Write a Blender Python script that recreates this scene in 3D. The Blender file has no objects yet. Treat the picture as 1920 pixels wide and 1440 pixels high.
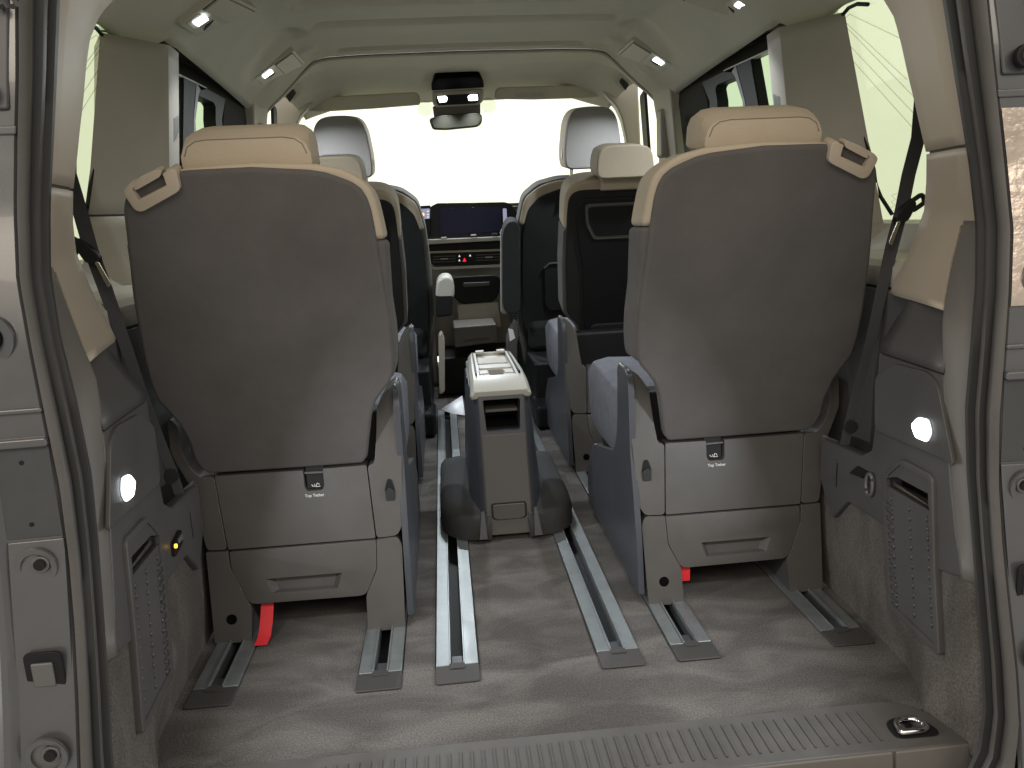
import bpy, bmesh, math, random
import numpy as np
from mathutils import Vector, Matrix
random.seed(7)
scene = bpy.context.scene
S = 1.15                                   # metres per drawing unit

# ------------------------------------------------------------------ camera
F_PX, YAW, PITCH, ROLL = 1442.0, 0.0819634, 0.2124974, -0.0482079
CAM = np.array([-0.119017, 0.0, 0.738983])
def cam_basis():
    cy, sy, cp, sp = math.cos(YAW), math.sin(YAW), math.cos(PITCH), math.sin(PITCH)
    Fv = np.array([sy*cp, cy*cp, -sp]); R = np.array([cy, -sy, 0.0]); U = np.cross(R, Fv)
    c, s = math.cos(ROLL), math.sin(ROLL)
    return c*R+s*U, -s*R+c*U, Fv
CR, CU, CF = cam_basis()
cd = bpy.data.cameras.new('camera'); cam = bpy.data.objects.new('camera', cd)
scene.collection.objects.link(cam)
m = Matrix.Identity(4)
for i in range(3):
    m[i][0], m[i][1], m[i][2], m[i][3] = CR[i], CU[i], -CF[i], CAM[i]*S
cam.matrix_world = m
cd.sensor_width = 36.0; cd.lens = F_PX/1920*36; cd.clip_start = 0.02; cd.clip_end = 200
scene.camera = cam
scene.render.resolution_x, scene.render.resolution_y = 1024, 768

# ------------------------------------------------------------------ world: even pale ambient light around the van
w = bpy.data.worlds.new('World'); scene.world = w; w.use_nodes = True
bg = w.node_tree.nodes['Background']
bg.inputs[0].default_value = (1.0, 0.975, 0.90, 1); bg.inputs[1].default_value = 0.50
vs = scene.view_settings
vs.view_transform = 'Standard'; vs.look = 'None'; vs.exposure = 0.0; vs.gamma = 1.0; vs.use_curve_mapping = False

# warm lamp behind the open tailgate, plus an unseen second added for softness
def area_light(name, loc, target, size, power, col, parent=None, spread=120):
    d = bpy.data.lights.new(name, 'AREA'); d.shape = 'RECTANGLE'; d.size, d.size_y = size[0]*S, size[1]*S
    d.energy = power*S*S; d.color = col; d.spread = math.radians(spread)
    o = bpy.data.objects.new(name, d); scene.collection.objects.link(o)
    o.location = Vector(loc)*S
    o.rotation_euler = (Vector(target)-Vector(loc)).to_track_quat('-Z', 'Y').to_euler()
    if parent: attach(o, parent)
    return o
def attach(o, parent):
    o.parent = parent; o.matrix_parent_inverse = Matrix.Translation(parent.location).inverted()
area_light('unseen_rear_lamp', (-1.3, -1.6, 2.4), (-0.1, 1.3, 0.5), (2.2, 1.2), 42, (1.0, 0.87, 0.72), None, 180)
area_light('unseen_rear_lamp', (1.3, -1.6, 2.4), (0.1, 1.3, 0.5), (2.2, 1.2), 26, (1.0, 0.90, 0.78), None, 180)  # right lamp added to soften the light from behind

# ------------------------------------------------------------------ pixel -> point on a real plane of the van (drawing units)
def ray(u, v): return CR*(u-960)/F_PX - CU*(v-720)/F_PX + CF
def hit(u, v, ax, val):
    d = ray(u, v); return CAM + d*((val-CAM[ax])/d[ax])
def PX(x, *uv): return [hit(u, v, 0, x) for u, v in uv]
def PY(y, *uv): return [hit(u, v, 1, y) for u, v in uv]
def PZ(z, *uv): return [hit(u, v, 2, z) for u, v in uv]
def PP(p0, n, *uv):
    p0, n = np.array(p0, float), np.array(n, float); r = []
    for u, v in uv:
        d = ray(u, v); r.append(CAM + d*(((p0-CAM)@n)/(d@n)))
    return r
def mir(pts, sx): return [np.array(q, float)*np.array([sx, 1, 1]) for q in pts]

# ------------------------------------------------------------------ materials
M = {}
def mat(name, col, rough=0.6, metal=0.0, bump=0.0, bscale=300.0, var=0.0, vscale=4.0, spec=0.5, emit=None, estr=0.0, coat=0.0, sheen=0.0, kind='noise'):
    ma = bpy.data.materials.new(name); ma.use_nodes = True; nt = ma.node_tree; b = nt.nodes['Principled BSDF']
    b.inputs['Roughness'].default_value = rough; b.inputs['Metallic'].default_value = metal
    b.inputs['Specular IOR Level'].default_value = spec; b.inputs['Coat Weight'].default_value = coat
    b.inputs['Sheen Weight'].default_value = sheen
    b.inputs['Base Color'].default_value = (*col, 1)
    tc = nt.nodes.new('ShaderNodeNewGeometry')
    if var > 0:
        n = nt.nodes.new('ShaderNodeTexNoise'); n.inputs['Scale'].default_value = vscale; n.inputs['Detail'].default_value = 6; n.inputs['Roughness'].default_value = 0.65
        nt.links.new(tc.outputs['Position'], n.inputs['Vector'])
        cr = nt.nodes.new('ShaderNodeValToRGB')
        cr.color_ramp.elements[0].position = 0.3; cr.color_ramp.elements[1].position = 0.72
        cr.color_ramp.elements[0].color = (*[c*(1-var) for c in col], 1); cr.color_ramp.elements[1].color = (*[min(1, c*(1+var)) for c in col], 1)
        nt.links.new(n.outputs['Fac'], cr.inputs['Fac']); nt.links.new(cr.outputs['Color'], b.inputs['Base Color'])
        mr = nt.nodes.new('ShaderNodeMapRange'); mr.inputs['To Min'].default_value = max(0.02, rough-0.12); mr.inputs['To Max'].default_value = min(1, rough+0.1)
        nt.links.new(n.outputs['Fac'], mr.inputs['Value']); nt.links.new(mr.outputs['Result'], b.inputs['Roughness'])
    if bump > 0:
        if kind == 'weave':
            vor = nt.nodes.new('ShaderNodeTexVoronoi'); vor.inputs['Scale'].default_value = bscale; src = vor.outputs['Distance']
            nt.links.new(tc.outputs['Position'], vor.inputs['Vector'])
        else:
            n2 = nt.nodes.new('ShaderNodeTexNoise'); n2.inputs['Scale'].default_value = bscale; n2.inputs['Detail'].default_value = 3; src = n2.outputs['Fac']
            nt.links.new(tc.outputs['Position'], n2.inputs['Vector'])
        bp = nt.nodes.new('ShaderNodeBump'); bp.inputs['Strength'].default_value = bump; bp.inputs['Distance'].default_value = 0.002
        nt.links.new(src, bp.inputs['Height']); nt.links.new(bp.outputs['Normal'], b.inputs['Normal'])
    if emit:
        b.inputs['Emission Color'].default_value = (*emit, 1); b.inputs['Emission Strength'].default_value = estr
    M[name] = ma; return ma
mat('fabric_dark', (0.104, 0.096, 0.091), 0.92, bump=0.45, bscale=1100, var=0.14, vscale=6, kind='weave', sheen=0.05, spec=0.2)
mat('fabric_charcoal', (0.024, 0.0245, 0.025), 0.9, bump=0.3, bscale=600, var=0.12, kind='weave', spec=0.2)
mat('fabric_beige', (0.42, 0.355, 0.268), 0.85, bump=0.3, bscale=600, var=0.06, vscale=7, kind='weave', sheen=0.05, spec=0.25)
mat('fabric_blue', (0.125, 0.127, 0.145), 0.9, bump=0.5, bscale=350, var=0.18, vscale=30, kind='weave', spec=0.2)
mat('fabric_grey', (0.31, 0.295, 0.28), 0.9, bump=0.3, bscale=500, var=0.06, kind='weave', spec=0.2)
mat('plastic_trim', (0.084, 0.080, 0.077), 0.45, bump=0.12, bscale=900, var=0.10, vscale=8)
mat('plastic_taupe', (0.150, 0.138, 0.124), 0.5, bump=0.12, bscale=900, var=0.08, vscale=6)
mat('plastic_beige', (0.43, 0.362, 0.28), 0.5, bump=0.10, bscale=900, var=0.04, vscale=5)
mat('plastic_stone', (0.40, 0.365, 0.31), 0.55, bump=0.10, bscale=900, var=0.05, vscale=5)
mat('plastic_seat', (0.074, 0.068, 0.062), 0.42, bump=0.15, bscale=1000, var=0.10, vscale=9)
mat('plastic_pale', (0.50, 0.48, 0.43), 0.4, bump=0.05, bscale=900, var=0.03)
mat('plastic_black', (0.012, 0.012, 0.013), 0.55, spec=0.25)
mat('plastic_slate', (0.050, 0.052, 0.060), 0.4, bump=0.1, bscale=900, var=0.08)
mat('gloss_black', (0.006, 0.007, 0.010), 0.22, spec=0.3)
mat('rubber', (0.050, 0.047, 0.044), 0.55, bump=0.1, bscale=400, var=0.12, vscale=12)
mat('rubber_light', (0.085, 0.079, 0.072), 0.5, bump=0.1, bscale=400, var=0.12, vscale=12)
mat('belt', (0.018, 0.018, 0.019), 0.6, bump=0.4, bscale=600)
mat('aluminium', (0.29, 0.31, 0.31), 0.38, metal=0.65, bump=0.12, bscale=160, var=0.12, vscale=25)
mat('chrome', (0.85, 0.85, 0.85), 0.08, metal=1.0)
mat('steel', (0.20, 0.195, 0.19), 0.6, metal=0.8)
mat('paint_grey', (0.115, 0.115, 0.117), 0.28, metal=0.35, coat=0.4, var=0.08, vscale=5)
mat('paint_dark', (0.07, 0.071, 0.073), 0.45, metal=0.3, var=0.1, vscale=9)
mat('red_strap', (0.62, 0.012, 0.018), 0.55, bump=0.4, bscale=500)
mat('paper', (0.82, 0.82, 0.84), 0.7)
mat('headliner', (0.63, 0.60, 0.525), 0.95, bump=0.25, bscale=800, var=0.04, vscale=5, spec=0.2)
mat('headliner_front', (0.63, 0.60, 0.525), 0.95, bump=0.25, bscale=800, var=0.04, vscale=5, spec=0.2)
mat('mirror_back', (0.075, 0.073, 0.055), 0.6, var=0.05, spec=0.2)
mat('visor', (0.50, 0.47, 0.385), 0.8, bump=0.15, bscale=700)
mat('lens_cool', (0.9, 0.95, 1.0), 0.3, emit=(0.86, 0.93, 1.0), estr=7.0)
mat('lens_orange', (0.9, 0.5, 0.05), 0.3, emit=(1.0, 0.45, 0.05), estr=3.0)
mat('screen_icon', (0.8, 0.8, 0.8), 0.4, emit=(0.9, 0.9, 0.9), estr=0.7)
mat('icon_red', (0.8, 0.03, 0.03), 0.4, emit=(0.9, 0.02, 0.03), estr=1.0)
mat('screen_blue', (0.004, 0.004, 0.008), 0.25, spec=0.25, emit=(0.004, 0.004, 0.012), estr=1.0)
mat('screen_side', (0.2, 0.2, 0.3), 0.2, emit=(0.25, 0.26, 0.36), estr=1.0)
mat('print_white', (0.85, 0.85, 0.83), 0.5)
mat('print_line', (0.42, 0.46, 0.27), 0.6)
mat('sticker', (0.42, 0.40, 0.33), 0.6, var=0.25, vscale=120)
mat('sill', (0.094, 0.087, 0.079), 0.5, bump=0.12, bscale=900, var=0.15, vscale=14)
mat('cap', (0.046, 0.042, 0.038), 0.6, bump=0.1, bscale=900, var=0.1)
mat('rubber_groove_shade', (0.015, 0.015, 0.015), 0.6)
mat('film', (0.6, 0.5, 0.42), 0.22, metal=0.5, bump=1.0, bscale=45, var=0.3, vscale=10)  # warm reflected light is put into the film's colour
mat('plastic_door', (0.045, 0.042, 0.037), 0.85, bump=0.1, bscale=900, var=0.08, spec=0.12)
mat('plastic_console', (0.085, 0.079, 0.073), 0.5, bump=0.15, bscale=900, var=0.08)
mat('plastic_foot', (0.042, 0.042, 0.041), 0.8, bump=0.1, bscale=900, var=0.1, spec=0.3)
mat('fabric_side', (0.12, 0.116, 0.106), 0.9, bump=0.3, bscale=600, kind='weave', spec=0.2)
mat('fabric_seam', (0.20, 0.16, 0.115), 0.9)
mat('sensor_dot', (0.003, 0.003, 0.003), 0.95, spec=0.05)
mat('plastic_unit', (0.52, 0.49, 0.41), 0.5, bump=0.08, bscale=900)

# carpet: brushed pile with lighter and darker swathes
def carpet_mat(name, col, lo, hi):
    ma = mat(name, col, 0.95, bump=1.0, bscale=260, spec=0.1)
    nt = ma.node_tree; b = nt.nodes['Principled BSDF']; g = nt.nodes.new('ShaderNodeNewGeometry')
    mp = nt.nodes.new('ShaderNodeMapping'); mp.inputs['Scale'].default_value = (2.2, 5.0, 2.6); mp.inputs['Rotation'].default_value = (0, 0, 0.35)
    nt.links.new(g.outputs['Position'], mp.inputs['Vector'])
    n1 = nt.nodes.new('ShaderNodeTexNoise'); n1.inputs['Scale'].default_value = 2.4; n1.inputs['Detail'].default_value = 8; n1.inputs['Distortion'].default_value = 0.7; n1.inputs['Roughness'].default_value = 0.5
    nt.links.new(mp.outputs['Vector'], n1.inputs['Vector'])
    n2 = nt.nodes.new('ShaderNodeTexNoise'); n2.inputs['Scale'].default_value = 300; n2.inputs['Detail'].default_value = 2
    nt.links.new(g.outputs['Position'], n2.inputs['Vector'])
    r1 = nt.nodes.new('ShaderNodeValToRGB'); e = r1.color_ramp.elements
    e[0].position = 0.40; e[1].position = 0.63
    e[0].color = (*[c*lo for c in col], 1); e[1].color = (*[c*hi for c in col], 1)
    k = e.new(0.5); k.color = (*[c*0.98 for c in col], 1)
    nt.links.new(n1.outputs['Fac'], r1.inputs['Fac'])
    mx = nt.nodes.new('ShaderNodeMixRGB'); mx.blend_type = 'OVERLAY'; mx.inputs['Fac'].default_value = 0.75
    nt.links.new(r1.outputs['Color'], mx.inputs['Color1']); nt.links.new(n2.outputs['Fac'], mx.inputs['Color2'])
    nt.links.new(mx.outputs['Color'], b.inputs['Base Color'])
carpet_mat('carpet', (0.108, 0.099, 0.091), 0.78, 1.27); carpet_mat('carpet_side', (0.118, 0.104, 0.092), 0.84, 1.16)

def glass_mat(name, tint, refl=0.06):
    ma = bpy.data.materials.new(name); ma.use_nodes = True; nt = ma.node_tree; nt.nodes.remove(nt.nodes['Principled BSDF'])
    t = nt.nodes.new('ShaderNodeBsdfTransparent'); t.inputs[0].default_value = (*tint, 1)
    g = nt.nodes.new('ShaderNodeBsdfGlossy'); g.inputs['Roughness'].default_value = 0.02
    mx = nt.nodes.new('ShaderNodeMixShader'); mx.inputs[0].default_value = refl
    nt.links.new(t.outputs[0], mx.inputs[1]); nt.links.new(g.outputs[0], mx.inputs[2])
    nt.links.new(mx.outputs[0], nt.nodes['Material Output'].inputs['Surface']); M[name] = ma
glass_mat('sensor_glass', (0.86, 0.88, 0.86), 0.03)
glass_mat('glass_print', (0.82, 0.82, 0.80), 0.02)
glass_mat('glass_clear', (0.96, 0.975, 0.885), 0.03)
glass_mat('glass_tint', (0.715, 0.75, 0.635), 0.05)
glass_mat('glass_door', (0.67, 0.755, 0.62), 0.05)

# ------------------------------------------------------------------ mesh helpers (all coordinates in drawing units)
def empty(name, loc=(0, 0, 0)):
    o = bpy.data.objects.new(name, None); scene.collection.objects.link(o); o.location = Vector(loc)*S; o.empty_display_size = 0.05
    return o
def tag(o, label=None, cat=None, group=None, kind=None):
    if label: o['label'] = label
    if cat: o['category'] = cat
    if group: o['group'] = group
    if kind: o['kind'] = kind
    return o
def make(name, verts, faces, ma, parent=None, bevel=0.0, seg=3, smooth=35, subd=0, solid=0.0):
    me = bpy.data.meshes.new(name)
    me.from_pydata([tuple(float(c)*S for c in v) for v in verts], [], faces); me.validate()
    bm = bmesh.new(); bm.from_mesh(me); bmesh.ops.remove_doubles(bm, verts=bm.verts, dist=1e-6)
    bmesh.ops.recalc_face_normals(bm, faces=bm.faces); bm.to_mesh(me); bm.free()
    me.shade_smooth()
    if smooth is not None and subd == 0: me.set_sharp_from_angle(angle=math.radians(smooth))
    me.materials.append(M[ma] if isinstance(ma, str) else ma)
    o = bpy.data.objects.new(name, me); scene.collection.objects.link(o)
    if solid:
        s = o.modifiers.new('solid', 'SOLIDIFY'); s.thickness = solid*S; s.offset = 0
    if bevel:
        b = o.modifiers.new('bevel', 'BEVEL'); b.width = bevel*S; b.segments = seg; b.limit_method = 'ANGLE'; b.angle_limit = math.radians(32); b.harden_normals = True; b.use_clamp_overlap = True
    if subd:
        s = o.modifiers.new('sub', 'SUBSURF'); s.levels = s.render_levels = subd
    if parent is not None: attach(o, parent)
    return o
def fil(pts, r, n=4, closed=True):
    """round the corners of a polygon; r is one radius or one per corner"""
    pts = [np.array(q, float) for q in pts]; N = len(pts); out = []
    rs = r if isinstance(r, (list, tuple)) else [r]*N
    for i, q in enumerate(pts):
        if rs[i] <= 0 or (not closed and i in (0, N-1)): out.append(q); continue
        a, b = pts[i-1], pts[(i+1) % N]
        da, db = np.linalg.norm(a-q), np.linalg.norm(b-q)
        ra, rb = min(rs[i], da*0.48), min(rs[i], db*0.48)
        p0, p2 = q+(a-q)/da*ra, q+(b-q)/db*rb
        for k in range(n+1):
            t = k/n; out.append((1-t)**2*p0+2*t*(1-t)*q+t*t*p2)
    return out
def prism(name, pts, vec, ma, parent=None, bevel=0.0, seg=3, **kw):
    pts = [np.array(q, float) for q in pts]; vec = np.array(vec, float); n = len(pts)
    vs_ = pts+[q+vec for q in pts]
    fs = [list(range(n)), list(range(n, 2*n))[::-1]]+[[i, (i+1) % n, n+(i+1) % n, n+i] for i in range(n)]
    return make(name, vs_, fs, ma, parent, bevel, seg, **kw)
def loft(name, secs, ma, parent=None, closed=False, caps=True, **kw):
    k = len(secs[0]); vs_ = [q for s in secs for q in s]; fs = []
    for i in range(len(secs)-1):
        for j in range(k if closed else k-1):
            a, b = i*k+j, i*k+(j+1) % k
            fs.append([a, b, b+k, a+k])
    if closed and caps:
        fs.append(list(range(k))[::-1]); fs.append([(len(secs)-1)*k+j for j in range(k)])
    return make(name, vs_, fs, ma, parent, **kw)
def box(name, lo, hi, ma, parent=None, bevel=0.004, seg=3, rot=None, piv=None, **kw):
    (a, b, c), (d, e, f) = lo, hi
    vs_ = [np.array(q, float) for q in [(a, b, c), (d, b, c), (d, e, c), (a, e, c), (a, b, f), (d, b, f), (d, e, f), (a, e, f)]]
    if rot is not None:
        R = np.array(rot); piv = np.array(piv if piv is not None else [(a+d)/2, (b+e)/2, (c+f)/2], float); vs_ = [piv+R@(q-piv) for q in vs_]
    return make(name, vs_, [[0, 3, 2, 1], [4, 5, 6, 7], [0, 1, 5, 4], [1, 2, 6, 5], [2, 3, 7, 6], [3, 0, 4, 7]], ma, parent, bevel, seg, **kw)
def rotx(a): c, s = math.cos(a), math.sin(a); return np.array([[1, 0, 0], [0, c, -s], [0, s, c]])
def roty(a): c, s = math.cos(a), math.sin(a); return np.array([[c, 0, s], [0, 1, 0], [-s, 0, c]])
def rotz(a): c, s = math.cos(a), math.sin(a); return np.array([[c, -s, 0], [s, c, 0], [0, 0, 1]])
def tube(name, path, r, ma, parent=None, n=10, closed=False, flat=1.0, **kw):
    path = [np.array(q, float) for q in path]; secs = []
    N = len(path)
    for i, q in enumerate(path):
        a = path[i-1] if (i or closed) else path[0]; b = path[(i+1) % N] if (i < N-1 or closed) else path[-1]
        t = b-a; t /= np.linalg.norm(t)
        up = np.array([0, 0, 1.0]) if abs(t[2]) < 0.9 else np.array([0, 1.0, 0])
        s = np.cross(t, up); s /= np.linalg.norm(s); uu = np.cross(s, t)
        secs.append([q+r*(math.cos(k*2*math.pi/n)*s+flat*math.sin(k*2*math.pi/n)*uu) for k in range(n)])
    if closed: secs.append(secs[0])
    return loft(name, secs, ma, parent, closed=True, caps=not closed, smooth=50, **kw)
def disc(name, c, axis, r, depth, ma, parent=None, n=24, r2=None, bevel=0.0, **kw):
    c, ax = np.array(c, float), np.array(axis, float); ax /= np.linalg.norm(ax)
    up = np.array([0, 0, 1.0]) if abs(ax[2]) < 0.9 else np.array([0, 1.0, 0])
    s = np.cross(ax, up); s /= np.linalg.norm(s); uu = np.cross(s, ax); r2 = r if r2 is None else r2
    sec = lambda rr, d: [c+ax*d+rr*(math.cos(k*2*math.pi/n)*s+math.sin(k*2*math.pi/n)*uu) for k in range(n)]
    return loft(name, [sec(r, 0), sec(r2, depth)], ma, parent, closed=True, bevel=bevel, **kw)
def ring(name, c, axis, r0, r1, depth, ma, parent=None, n=28, **kw):
    c, ax = np.array(c, float), np.array(axis, float); ax /= np.linalg.norm(ax)
    up = np.array([0, 0, 1.0]) if abs(ax[2]) < 0.9 else np.array([0, 1.0, 0])
    s = np.cross(ax, up); s /= np.linalg.norm(s); uu = np.cross(s, ax); secs = []
    for k in range(n+1):
        d = math.cos(k*2*math.pi/n)*s+math.sin(k*2*math.pi/n)*uu
        secs.append([c+d*r0, c+d*r0+ax*depth, c+d*r1+ax*depth, c+d*r1])
    return loft(name, secs, ma, parent, closed=True, caps=False, **kw)
def lettering(name, text, size, origin, xdir, ydir, ma, parent):
    cu = bpy.data.curves.new(name, 'FONT'); cu.body = text; cu.size = size*S; cu.extrude = 0.0003; cu.align_x = 'CENTER'
    t = bpy.data.objects.new(name, cu); scene.collection.objects.link(t)
    dg = bpy.context.evaluated_depsgraph_get(); me = bpy.data.meshes.new_from_object(t.evaluated_get(dg))
    bpy.data.objects.remove(t); me.materials.clear(); me.materials.append(M[ma])
    X, Y = np.array(xdir, float), np.array(ydir, float); X /= np.linalg.norm(X); Y /= np.linalg.norm(Y); Z = np.cross(X, Y)
    mm = Matrix.Identity(4)
    for i in range(3): mm[i][0], mm[i][1], mm[i][2], mm[i][3] = X[i], Y[i], Z[i], origin[i]*S
    me.transform(mm)
    o = bpy.data.objects.new(name, me); scene.collection.objects.link(o); attach(o, parent); return o
def curve_at(tab, z):
    zs = [r[0] for r in tab][::-1]
    return np.array([np.interp(z, zs, [r[1] for r in tab][::-1]), np.interp(z, zs, [r[2] for r in tab][::-1]), z])
def inner(pts, k):
    c = sum(np.array(q, float) for q in pts)/len(pts); return [c+(np.array(q, float)-c)*k for q in pts]
def cut(o, cutters):
    """carve real recesses: subtract closed meshes, keep the result as plain mesh"""
    for c in cutters:
        mo = o.modifiers.new('cut', 'BOOLEAN'); mo.operation = 'DIFFERENCE'; mo.object = c; mo.solver = 'EXACT'
    bpy.context.view_layer.update()
    dg = bpy.context.evaluated_depsgraph_get()
    me = bpy.data.meshes.new_from_object(o.evaluated_get(dg)); o.modifiers.clear(); o.data = me
    for c in cutters: bpy.data.objects.remove(c)
    ca = me.attributes.get('custom_normal')
    if ca: me.attributes.remove(ca)
    me.shade_smooth(); me.set_sharp_from_angle(angle=math.radians(34))
    me.name = o.name; return o
def quadgrid(name, fn, us, vs_, ma, parent=None, **kw):
    return loft(name, [[fn(u, v) for v in vs_] for u in us], ma, parent, **kw)
def sstep(a, b, x):
    t = min(1, max(0, (x-a)/(b-a))); return t*t*(3-2*t)

# ================================================================== THE SETTING
# ------------------------------------------------------------------ glowing backdrop around the van, added to light the cabin through the glass
hw = mat('glow_backdrop', (0.10, 0.10, 0.09), 0.9, emit=(1.0, 0.985, 0.92), estr=1.42)
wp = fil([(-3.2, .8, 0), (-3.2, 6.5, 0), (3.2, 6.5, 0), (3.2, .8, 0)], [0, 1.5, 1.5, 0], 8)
tag(loft('background', [[np.array([q[0], q[1], z]) for q in wp] for z in (-.6, 4.5)], 'glow_backdrop', smooth=60), 'added glowing pale backdrop seen through the windows', kind='structure')

# ------------------------------------------------------------------ floor with seat rails
RAILS = [-.538, -.2675, -.138, .138, .2675, .538]; RW = .074; RY0, RY1 = 1.18, 3.0
def sheet(rects, z, thick):
    vs_, fs = [], []
    for x0, x1, y0, y1 in rects:
        k = len(vs_); vs_ += [(x0, y0, z), (x1, y0, z), (x1, y1, z), (x0, y1, z), (x0, y0, z-thick), (x1, y0, z-thick), (x1, y1, z-thick), (x0, y1, z-thick)]
        fs += [[k, k+1, k+2, k+3], [k+4, k+7, k+6, k+5], [k, k+4, k+5, k+1], [k+1, k+5, k+6, k+2], [k+2, k+6, k+7, k+3], [k+3, k+7, k+4, k]]
    return vs_, fs
ed = [-.66]+[e for r in RAILS for e in (r-RW/2, r+RW/2)]+[.66]
rects = [(-.62, .62, .955, RY0)]+[(ed[i], ed[i+1], RY0+.0005, RY1) for i in range(0, len(ed), 2)]+[(-.66, .66, RY1+.0005, 4.0)]
v_, f_ = sheet(rects, 0.0, .035)
floor = tag(make('floor', v_, f_, 'carpet', bevel=.002, seg=2), 'brown grey carpeted van floor with six seat rails', kind='structure')
box('floor_pan', (-.80, .80, -.075), (.80, 4.3, -.037), 'plastic_black', floor, bevel=0)
for i, rx in enumerate(RAILS):
    r = box('seat_rail', (rx-RW/2+.0005, RY0, -.036), (rx+RW/2-.0005, RY1, -.022), 'plastic_black', floor, bevel=0)
    for s in (-1, 1):
        a, b = sorted((rx+s*(RW/2-.0008), rx+s*.0105))
        box('rail_strip', (a, RY0, -.0215), (b, RY1, .0045), 'aluminium', r, bevel=.0012, seg=2)
        box('rail_lip', *((rx+s*.0105 if s > 0 else rx-.0135, RY0, .0046), (rx+.0135 if s > 0 else rx-.0105, RY1, .0075)), 'aluminium', r, bevel=.0008, seg=1)
    box('slot_insert', (rx-.010, RY0+.001, -.0215), (rx+.010, RY0+.036, -.001), 'plastic_slate', r, bevel=.0015, seg=1)
    cp = fil([(rx-RW/2, RY0-.001, .0005), (rx-RW/2, RY0-.05, .0005), (rx+RW/2, RY0-.05, .0005), (rx+RW/2, RY0-.001, .0005)], [0, .006, .006, 0])
    e = prism('end_cap', cp, (0, 0, .0035), 'cap', r, bevel=.0015, seg=2)
    box('cap_tongue', (rx-.013, RY0-.012, .0042), (rx+.013, RY0+.004, .0062), 'cap', r, bevel=.001, seg=1)

# ------------------------------------------------------------------ load sill with ribs and the lock striker
sill_pts = fil([(-.555, .868, 0), (.562, .868, 0), (.545, .935, 0), (.51, .972, 0), (-.51, .978, 0), (-.545, .935, 0)], [.01, .01, .03, .03, .03, .03])
sill = prism('load_sill', [q+np.array([0, 0, .008]) for q in sill_pts], (0, 0, -.05), 'sill', bevel=.006)
tag(sill, 'ribbed taupe plastic load sill across the tailgate opening', 'sill')
for s0, s1 in ((-.555, .4475), (.4505, .562)):
    prism('sill_face', [(s0, .8665, .006), (s1, .8665, .006), (s1, .845, -.16), (s0, .845, -.16)], (0, .012, 0), 'plastic_taupe', sill, bevel=.003)
rib0 = None
for i in range(58):
    x = -.452+i*.0157
    if rib0 is None:
        rib0 = box('rib', (-.0011, -.033, 0), (.0011, .033, .0022), 'sill', sill, bevel=0); rr = rib0
    else:
        rr = rib0.copy(); scene.collection.objects.link(rr)
    rr.location = Vector((x, .921, .0078))*S
stk = empty('lock_striker', (.495, .905, .008)); tag(stk, 'chrome tailgate lock striker loop in a black cup on the sill', 'lock')
cup = prism('cup', fil([q+np.array([0, 0, .0085]) for q in PZ(0, (1657, 1366), (1672, 1356), (1715, 1352), (1760, 1378), (1762, 1390), (1690, 1396), (1675, 1392))], .012), (0, 0, .004), 'plastic_black', stk, bevel=.002)
cut(cup, [prism('c', inner(fil([q+np.array([0, 0, .0100]) for q in PZ(0, (1657, 1366), (1672, 1356), (1715, 1352), (1760, 1378), (1762, 1390), (1690, 1396), (1675, 1392))], .012), .9), (0, 0, .05), 'plastic_black')])
prism('cup_floor', inner(fil([q+np.array([0, 0, .0083]) for q in PZ(0, (1657, 1366), (1672, 1356), (1715, 1352), (1760, 1378), (1762, 1390), (1690, 1396), (1675, 1392))], .012), .97), (0, 0, .001), 'plastic_black', stk)
tube('striker_loop', fil([q+np.array([0, 0, .014]) for q in PZ(0, (1687, 1388), (1676, 1368), (1710, 1362), (1734, 1376), (1736, 1384), (1690, 1390))], .012), .0045, 'chrome', stk, closed=True)
q = [p_+np.array([0, 0, .013]) for p_ in PZ(0, (1680, 1375), (1722, 1370), (1730, 1382), (1690, 1386))]
prism('striker_plate', q, (0, 0, .003), 'chrome', stk, bevel=.001, seg=1)

# ------------------------------------------------------------------ headliner
def gx(x):
    return float(np.interp(abs(x), [0, .35, .48, .53, .56, .62, .66, .70, .745], [0, .003, .008, .018, .040, .098, .135, .168, .215]))
def zc(y): return 1.345+.06*(y-2.97)
DROPS = [(1.88, .055, .47), (2.17, .055, .47), (2.45, .055, .46), (2.92, .050, .45)]
def xmax(y): return float(np.interp(y, [0, 1.765, 1.80, 1.86, 2.73, 3.0], [.745, .742, .675, .668, .728, .742]))
def ceil(x, y):
    x = x/.742*xmax(y)
    z = zc(y)-gx(x)*(.60+.40*sstep(1.63, 1.88, y))
    for yd, h, xw in DROPS:
        f = 1-sstep(xw-.07, xw, abs(x))
        z += h*f*(sstep(yd-.095, yd-.065, y)-sstep(yd-.004, yd+.014, y))
    f = sstep(.47, .52, abs(x))*(1-sstep(.62, .68, abs(x)))
    z += .026*f*(sstep(2.36, 2.50, y)-sstep(2.51, 2.575, y))
    z -= .014*f*(sstep(2.70, 2.74, y)-sstep(2.80, 2.88, y))
    return np.array([x, y, z])
xs = np.linspace(-.742, .742, 87); ys = np.concatenate([np.linspace(.98, 1.5, 30, endpoint=False), np.linspace(1.5, 3.0, 360)])
head = tag(quadgrid('ceiling', lambda y, x: ceil(x, y), ys, xs, 'headliner', smooth=60, solid=.006), 'beige fabric headliner of the van with raised cross ribs', kind='structure')
def ceil_f(x, y):
    z = float(np.interp(y, [2.99, 3.08, 3.25, 3.45, 3.62, 3.75], [1.334, 1.346, 1.345, 1.328, 1.295, 1.27]))
    k = 1-.10*sstep(3.1, 3.7, y); return np.array([x*k, y-.30*x*x*sstep(3.0, 3.6, y), z-gx(x)*(.95-.58*sstep(3.02, 3.26, y))])
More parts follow.
